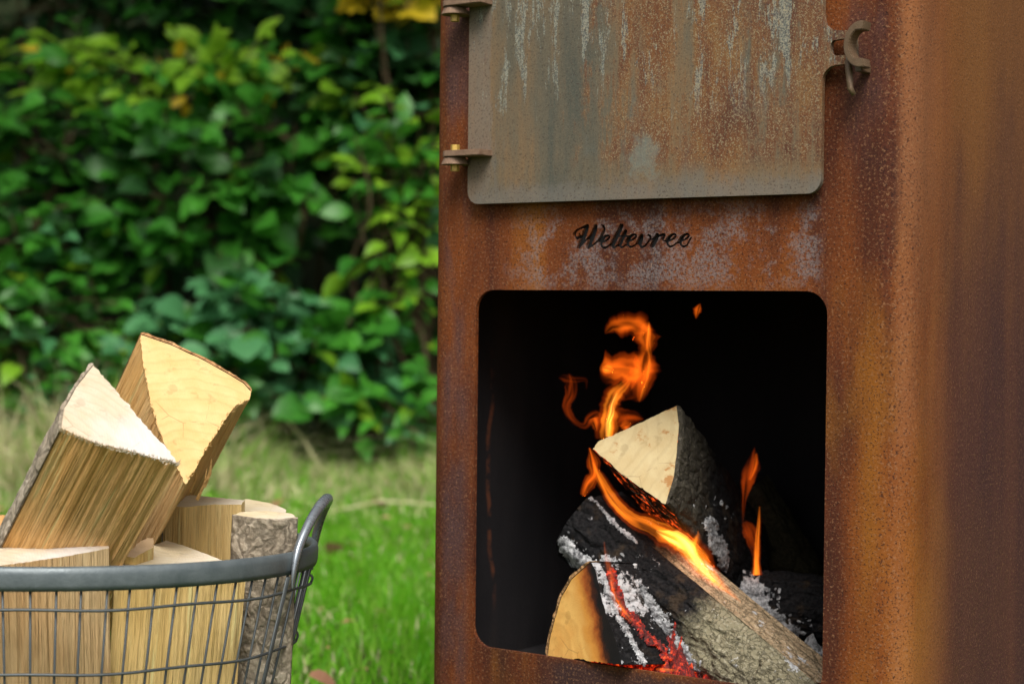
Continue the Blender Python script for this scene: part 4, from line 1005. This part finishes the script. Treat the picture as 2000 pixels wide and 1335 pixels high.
def lumps(parent, path, n, spread, size, mat, keys, seed, name='ash_crust'):
    """crust of ash flakes sitting on the log surfaces: found by casting from the viewpoint onto the logs"""
    rg = random.Random(seed); T = tree_of(keys); P = spline(path, 8); bm = bmesh.new(); made = 0
    for k in range(n):
        q = P[rg.randrange(len(P))]; px = q[0]+rg.gauss(0, spread); py = q[1]+rg.gauss(0, spread)
        h = T.ray_cast(CAM, ray(px, py).normalized())
        if h[0] is None: continue
        s = size*.72*rg.uniform(.3, 1.0)*(1.6 if rg.random() < .15 else 1); r_ = bmesh.ops.create_icosphere(bm, subdivisions=1, radius=1)
        rot = Matrix.Rotation(rg.uniform(0, 6.28), 3, 'Z') @ Matrix.Rotation(rg.uniform(0, 3), 3, 'X')
        nn = h[1] if h[1].dot(CF) < 0 else -h[1]; rq = nn.to_track_quat('Z', 'Y').to_matrix(); sa = rg.uniform(0, 6.28); sc = (rg.uniform(.9, 1.9), rg.uniform(.6, 1.1), rg.uniform(.22, .5))
        spin = Matrix.Rotation(sa, 3, 'Z'); tilt = Matrix.Rotation(rg.gauss(0, .35), 3, 'X')
        for v in r_['verts']:
            c = rot @ v.co; c = c*(1+.75*fbm(c.x*1.7+k, c.y*1.7, c.z*1.7, 3)); c = Vector((c.x*sc[0], c.y*sc[1], c.z*sc[2]))
            v.co = h[0]+(rq @ (spin @ (tilt @ c)))*s+nn*(s*.05)
        made += 1
    if not made: bm.free(); return
    inv = parent.matrix_world.inverted()
    for v in bm.verts: v.co = inv @ v.co
    o = bmobj(name, bm, mat, parent); o['kind'] = 'stuff'; return o
def crust(parent, path, wpx, keys, seed, mat, thick=.0035, name='ash_crust', stp=2.6):
    """powdery ash crust that follows the log surface: a thin raised skin with a torn outline"""
    T = tree_of(keys); P = np.array([q[:2] for q in spline(path, 10)]); lo = P.min(0)-wpx*1.6; hi = P.max(0)+wpx*1.6
    nx, ny = int((hi[0]-lo[0])/stp), int((hi[1]-lo[1])/stp); ids = {}; V = []; F = []
    inv = parent.matrix_world.inverted()
    for i in range(nx):
        for j in range(ny):
            px, py = lo[0]+i*stp, lo[1]+j*stp; dd = np.min(np.hypot(P[:, 0]-px, P[:, 1]-py))/wpx
            e = 1-dd+.75*fbm(px*.035, py*.035, seed, 4)+.35*fbm(px*.14, py*.14, seed, 2)
            if e < 0: continue
            h = T.ray_cast(CAM, ray(px, py).normalized())
            if h[0] is None: continue
            nn = h[1] if h[1].dot(CF) < 0 else -h[1]
            up_ = thick*(min(1, e*1.6)**.5)*(.55+.6*abs(fbm(px*.11, py*.11, seed+4, 3))+.35*fbm(px*.3, py*.3, seed, 2))-.0006
            ids[(i, j)] = len(V); V.append((h[0]+nn*up_, h[0]))
    for (i, j), a in list(ids.items()):
        q = [ids.get((i, j)), ids.get((i+1, j)), ids.get((i+1, j+1)), ids.get((i, j+1))]
        if None in q: continue
        if max((V[q[k]][1]-V[q[k-1]][1]).length for k in range(4)) > .012: continue
        F.append(q)
    if not F: return
    o = obj(name, [inv @ v[0] for v in V], F, mat, parent, smooth=True); o['kind'] = 'stuff'; return o
crust(logs['F2'], [(1104, 1058), (1122, 1085), (1155, 1103), (1205, 1104), (1240, 1138), (1262, 1172), (1295, 1215), (1330, 1265), (1360, 1328)], 15, ['F2'], 1, ASH)
crust(logs['F2'], [(1138, 964), (1165, 980), (1197, 1018), (1244, 1058)], 6, ['F2'], 2, ASH, .002)
crust(logs['F3'], [(1176, 1120), (1196, 1175), (1222, 1230), (1248, 1275), (1262, 1302)], 8, ['F3'], 3, ASH, .0025)
crust(logs['F4'], [(1438, 1135), (1475, 1150), (1492, 1190), (1530, 1235)], 26, ['F4'], 4, ASH)
crust(logs['F1'], [(1388, 1025), (1402, 1060), (1412, 1100)], 15, ['F1'], 5, ASH)
lumps(logs['F2'], [(1104, 1062), (1150, 1102), (1205, 1104), (1250, 1155), (1290, 1215), (1355, 1325)], 150, 12, .0030, ASH, ['F2'], 1, 'ash_flakes')
lumps(logs['F4'], [(1440, 1140), (1470, 1150), (1490, 1190), (1525, 1230), (1570, 1240)], 110, 20, .0030, ASH, ['F4'], 4, 'ash_flakes')
lumps(logs['F1'], [(1345, 985), (1400, 985), (1425, 1010)], 14, 8, .0026, ASH, ['F1'], 6, 'ash_flakes')
gc = crust(logs['F3'], [(1192, 1118), (1202, 1155), (1216, 1188), (1238, 1216), (1262, 1244), (1288, 1268), (1318, 1298)], 10, ['F2', 'F3'], 9, EMB, .006, 'glowing_crack', 1.8)
if gc: gc['label'] = 'thin red glowing crack between the two lower logs'
# flames: closed bodies of glowing gas, brighter where they are thicker
FC = (1.0, .20, .012)
FM = {'dim': mat_flame('flame_dim', (1, .11, .006), 14), 'mid': mat_flame('flame_mid', (1, .17, .008), 55), 'hot': mat_flame('flame_hot', (1, .24, .014), 130), 'core': mat_flame('flame_core', (1, .42, .06), 300)}
fire = empty('log_fire', Matrix.Translation(SM @ Vector((0, .12, .21)))); bpy.context.view_layer.update()
tag(fire, 'orange flames rising from the burning logs inside the stove', 'fire')
def flame(pts, depth, mat, zs=.2247, off=(1080, 580), thick=.55, wide=1.7, dslope=0):
    """pts: [(x, y, half width)] of the flame's spine"""
    global FSEED
    FSEED += 1; S = spline(pts, 8); c = fire.matrix_world.translation
    def ribbon(kw, kt, mt):
        kw *= wide; kt /= wide
        nk = 13; V = []; F = []; n = len(S)
        C = [W(off[0]+q[0]*zs, off[1]+q[1]*zs, depth+dslope*i) for i, q in enumerate(S)]
        for i, q in enumerate(S):
            t = (C[min(i+1, n-1)]-C[max(i-1, 0)]).normalized(); a = t.cross(CF).normalized()
            r = max(q[2], 1.0)*zs*depth/FPX*kw; e = FSEED*3.7
            wl = r*(1+.40*noise.noise(Vector((i*.16, e, 0)))+.18*noise.noise(Vector((i*.45, e, 5)))); wr = r*(1+.40*noise.noise(Vector((i*.16, e, 9)))+.18*noise.noise(Vector((i*.45, e, 14))))
            row = []
            for k in range(nk):
                u = -1+2*k/(nk-1); p = C[i]+a*(u*(wr if u > 0 else wl))
                th = r*thick*kt*max(0, 1-u*u)**.8*max(.12, .62+1.25*noise.noise(Vector((i*.07, e+u*1.9, 3)))+.4*noise.noise(Vector((i*.05, e+u*5, 8))))+1e-5
                row.append((p, th))
            V += [p-CF*th-c for p, th in row]+[p+CF*th-c for p, th in row[1:-1]]
        m = nk*2-2
        ring = list(range(nk))+list(range(m-1, nk-1, -1))
        for i in range(n-1):
            for k in range(m): x, y = ring[k], ring[(k+1) % m]; F.append((i*m+x, i*m+y, (i+1)*m+y, (i+1)*m+x))
        F.append([r_ for r_ in ring][::-1]); F.append([(n-1)*m+r_ for r_ in ring])
        bm = bmesh.new(); vs = [bm.verts.new(q) for q in V]
        for f in F: bm.faces.new([vs[k] for k in f])
        bmesh.ops.recalc_face_normals(bm, faces=bm.faces)
        if bm.calc_volume(signed=True) < 0: bmesh.ops.reverse_faces(bm, faces=bm.faces)
        return bmobj('flame', bm, FM[mt], fire, True)
    if mat in ('mid', 'hot'): ribbon(1.7, 1.9, 'dim')       # cooler, fainter gas around it
    return ribbon(1.12, 1.15, mat)
FSEED = 0
D1 = 1.70
flame([(452, 318, 3), (500, 262, 22), (570, 240, 36), (660, 236, 38), (750, 252, 40), (810, 300, 22)], D1, 'mid', thick=.5)
flame([(832, 215, 3), (815, 270, 30), (806, 340, 40), (815, 420, 26), (800, 480, 24), (785, 560, 50), (782, 640, 52), (778, 740, 36), (764, 840, 20), (747, 915, 2)], D1, 'mid', thick=.45)
flame([(835, 215, 2), (835, 300, 9), (826, 420, 12), (842, 510, 7), (832, 620, 7), (815, 720, 7), (785, 810, 8), (752, 905, 2)], D1-.01, 'hot', thick=1)
flame([(405, 612, 5), (440, 618, 42), (520, 618, 50), (620, 626, 46), (720, 645, 46), (790, 650, 12)], D1, 'mid', thick=.5)
flame([(425, 610, 8), (470, 625, 30), (520, 640, 10)], D1-.01, 'hot', thick=.5)
flame([(690, 686, 2), (625, 765, 20), (555, 830, 33), (515, 910, 33), (495, 1000, 36), (485, 1090, 46), (492, 1225, 44)], D1-.03, 'hot', thick=.5)
flame([(560, 830, 4), (518, 925, 12), (505, 1010, 14), (480, 1100, 16), (480, 1210, 14)], D1-.035, 'core', thick=.6)
flame([(740, 700, 2), (700, 760, 5), (670, 815, 2)], D1, 'mid', thick=1)
flame([(138, 665, 6), (160, 760, 26), (150, 850, 26), (116, 930, 24), (132, 1010, 20), (190, 1080, 16), (270, 1115, 16), (320, 1060, 28), (390, 1020, 24), (430, 1060, 6)], D1, 'dim', thick=1.2)
flame([(350, 1050, 20), (365, 1100, 18), (380, 1165, 4)], D1-.01, 'mid', thick=.8)
flame([(50, 700, 6), (110, 705, 22), (200, 715, 14), (285, 720, 10), (290, 800, 3)], D1, 'dim', thick=.6)
flame([(530, 1120, 10), (600, 1060, 50), (690, 1050, 40), (790, 1060, 5)], D1+.03, 'dim', thick=1.2)
flame([(590, 1130, 8), (630, 1112, 22), (680, 1100, 5)], D1+.02, 'mid', thick=.8)
flame([(600, 900, 4), (680, 800, 60), (730, 700, 40), (740, 860, 30), (700, 900, 4)], D1+.02, 'dim', thick=.5)
flame([(700, 470, 6), (760, 560, 60), (770, 660, 70), (760, 760, 50), (740, 900, 10)], D1+.015, 'dim', thick=.8)
flame([(430, 640, 20), (600, 620, 60), (760, 600, 60)], D1+.015, 'dim', thick=.6)
flame([(1282, 55, 2), (1262, 100, 22), (1248, 135, 20), (1243, 190, 2)], D1, 'mid', thick=1, wide=1.0)
Z4 = dict(zs=.4307, off=(1040, 760), wide=1.1)
flame([(232, 480, 8), (250, 430, 18), (280, 385, 16), (272, 320, 14), (258, 265, 5)], 1.66, 'mid', thick=.9, **Z4)
flame([(272, 330, 4), (305, 400, 14), (350, 480, 17), (420, 560, 20), (500, 605, 24), (580, 640, 32), (660, 680, 40), (725, 740, 34), (800, 830, 26), (870, 895, 16), (945, 962, 2)], 1.655, 'hot', thick=.5, dslope=-.0008, **Z4)
flame([(560, 640, 4), (630, 668, 24), (690, 700, 32), (735, 765, 22), (800, 840, 10), (860, 890, 3)], 1.645, 'core', thick=.5, dslope=-.001, **Z4)
flame([(752, 640, 2), (742, 680, 16), (725, 740, 22)], 1.64, 'hot', thick=.6, **Z4)
flame([(795, 785, 2), (795, 820, 10), (825, 870, 12)], 1.635, 'hot', thick=.8, **Z4)
flame([(1008, 262, 2), (1000, 330, 24), (978, 400, 30), (962, 480, 12), (955, 560, 6), (955, 620, 3)], 1.74, 'dim', thick=1.1, **Z4)
flame([(1015, 290, 3), (1008, 350, 9), (985, 410, 5)], 1.73, 'mid', thick=1.0, **Z4)
flame([(1030, 530, 2), (1022, 650, 8), (1016, 750, 11), (1014, 840, 13)], 1.69, 'hot', thick=.9, **Z4)
flame([(960, 600, 10), (990, 650, 34), (1010, 720, 20), (1010, 800, 6)], 1.73, 'dim', thick=.6, **Z4)
flame([(325, 690, 3), (335, 750, 7), (352, 840, 12), (362, 920, 12), (400, 990, 14), (450, 1050, 8)], 1.585, 'mid', thick=.5, **Z4)
flame([(350, 860, 3), (370, 930, 7), (405, 990, 8), (440, 1030, 2)], 1.58, 'hot', thick=.6, **Z4)
flame([(560, 1268, 3), (600, 1270, 7), (660, 1272, 3)], 1.56, 'hot', thick=.8, **Z4)
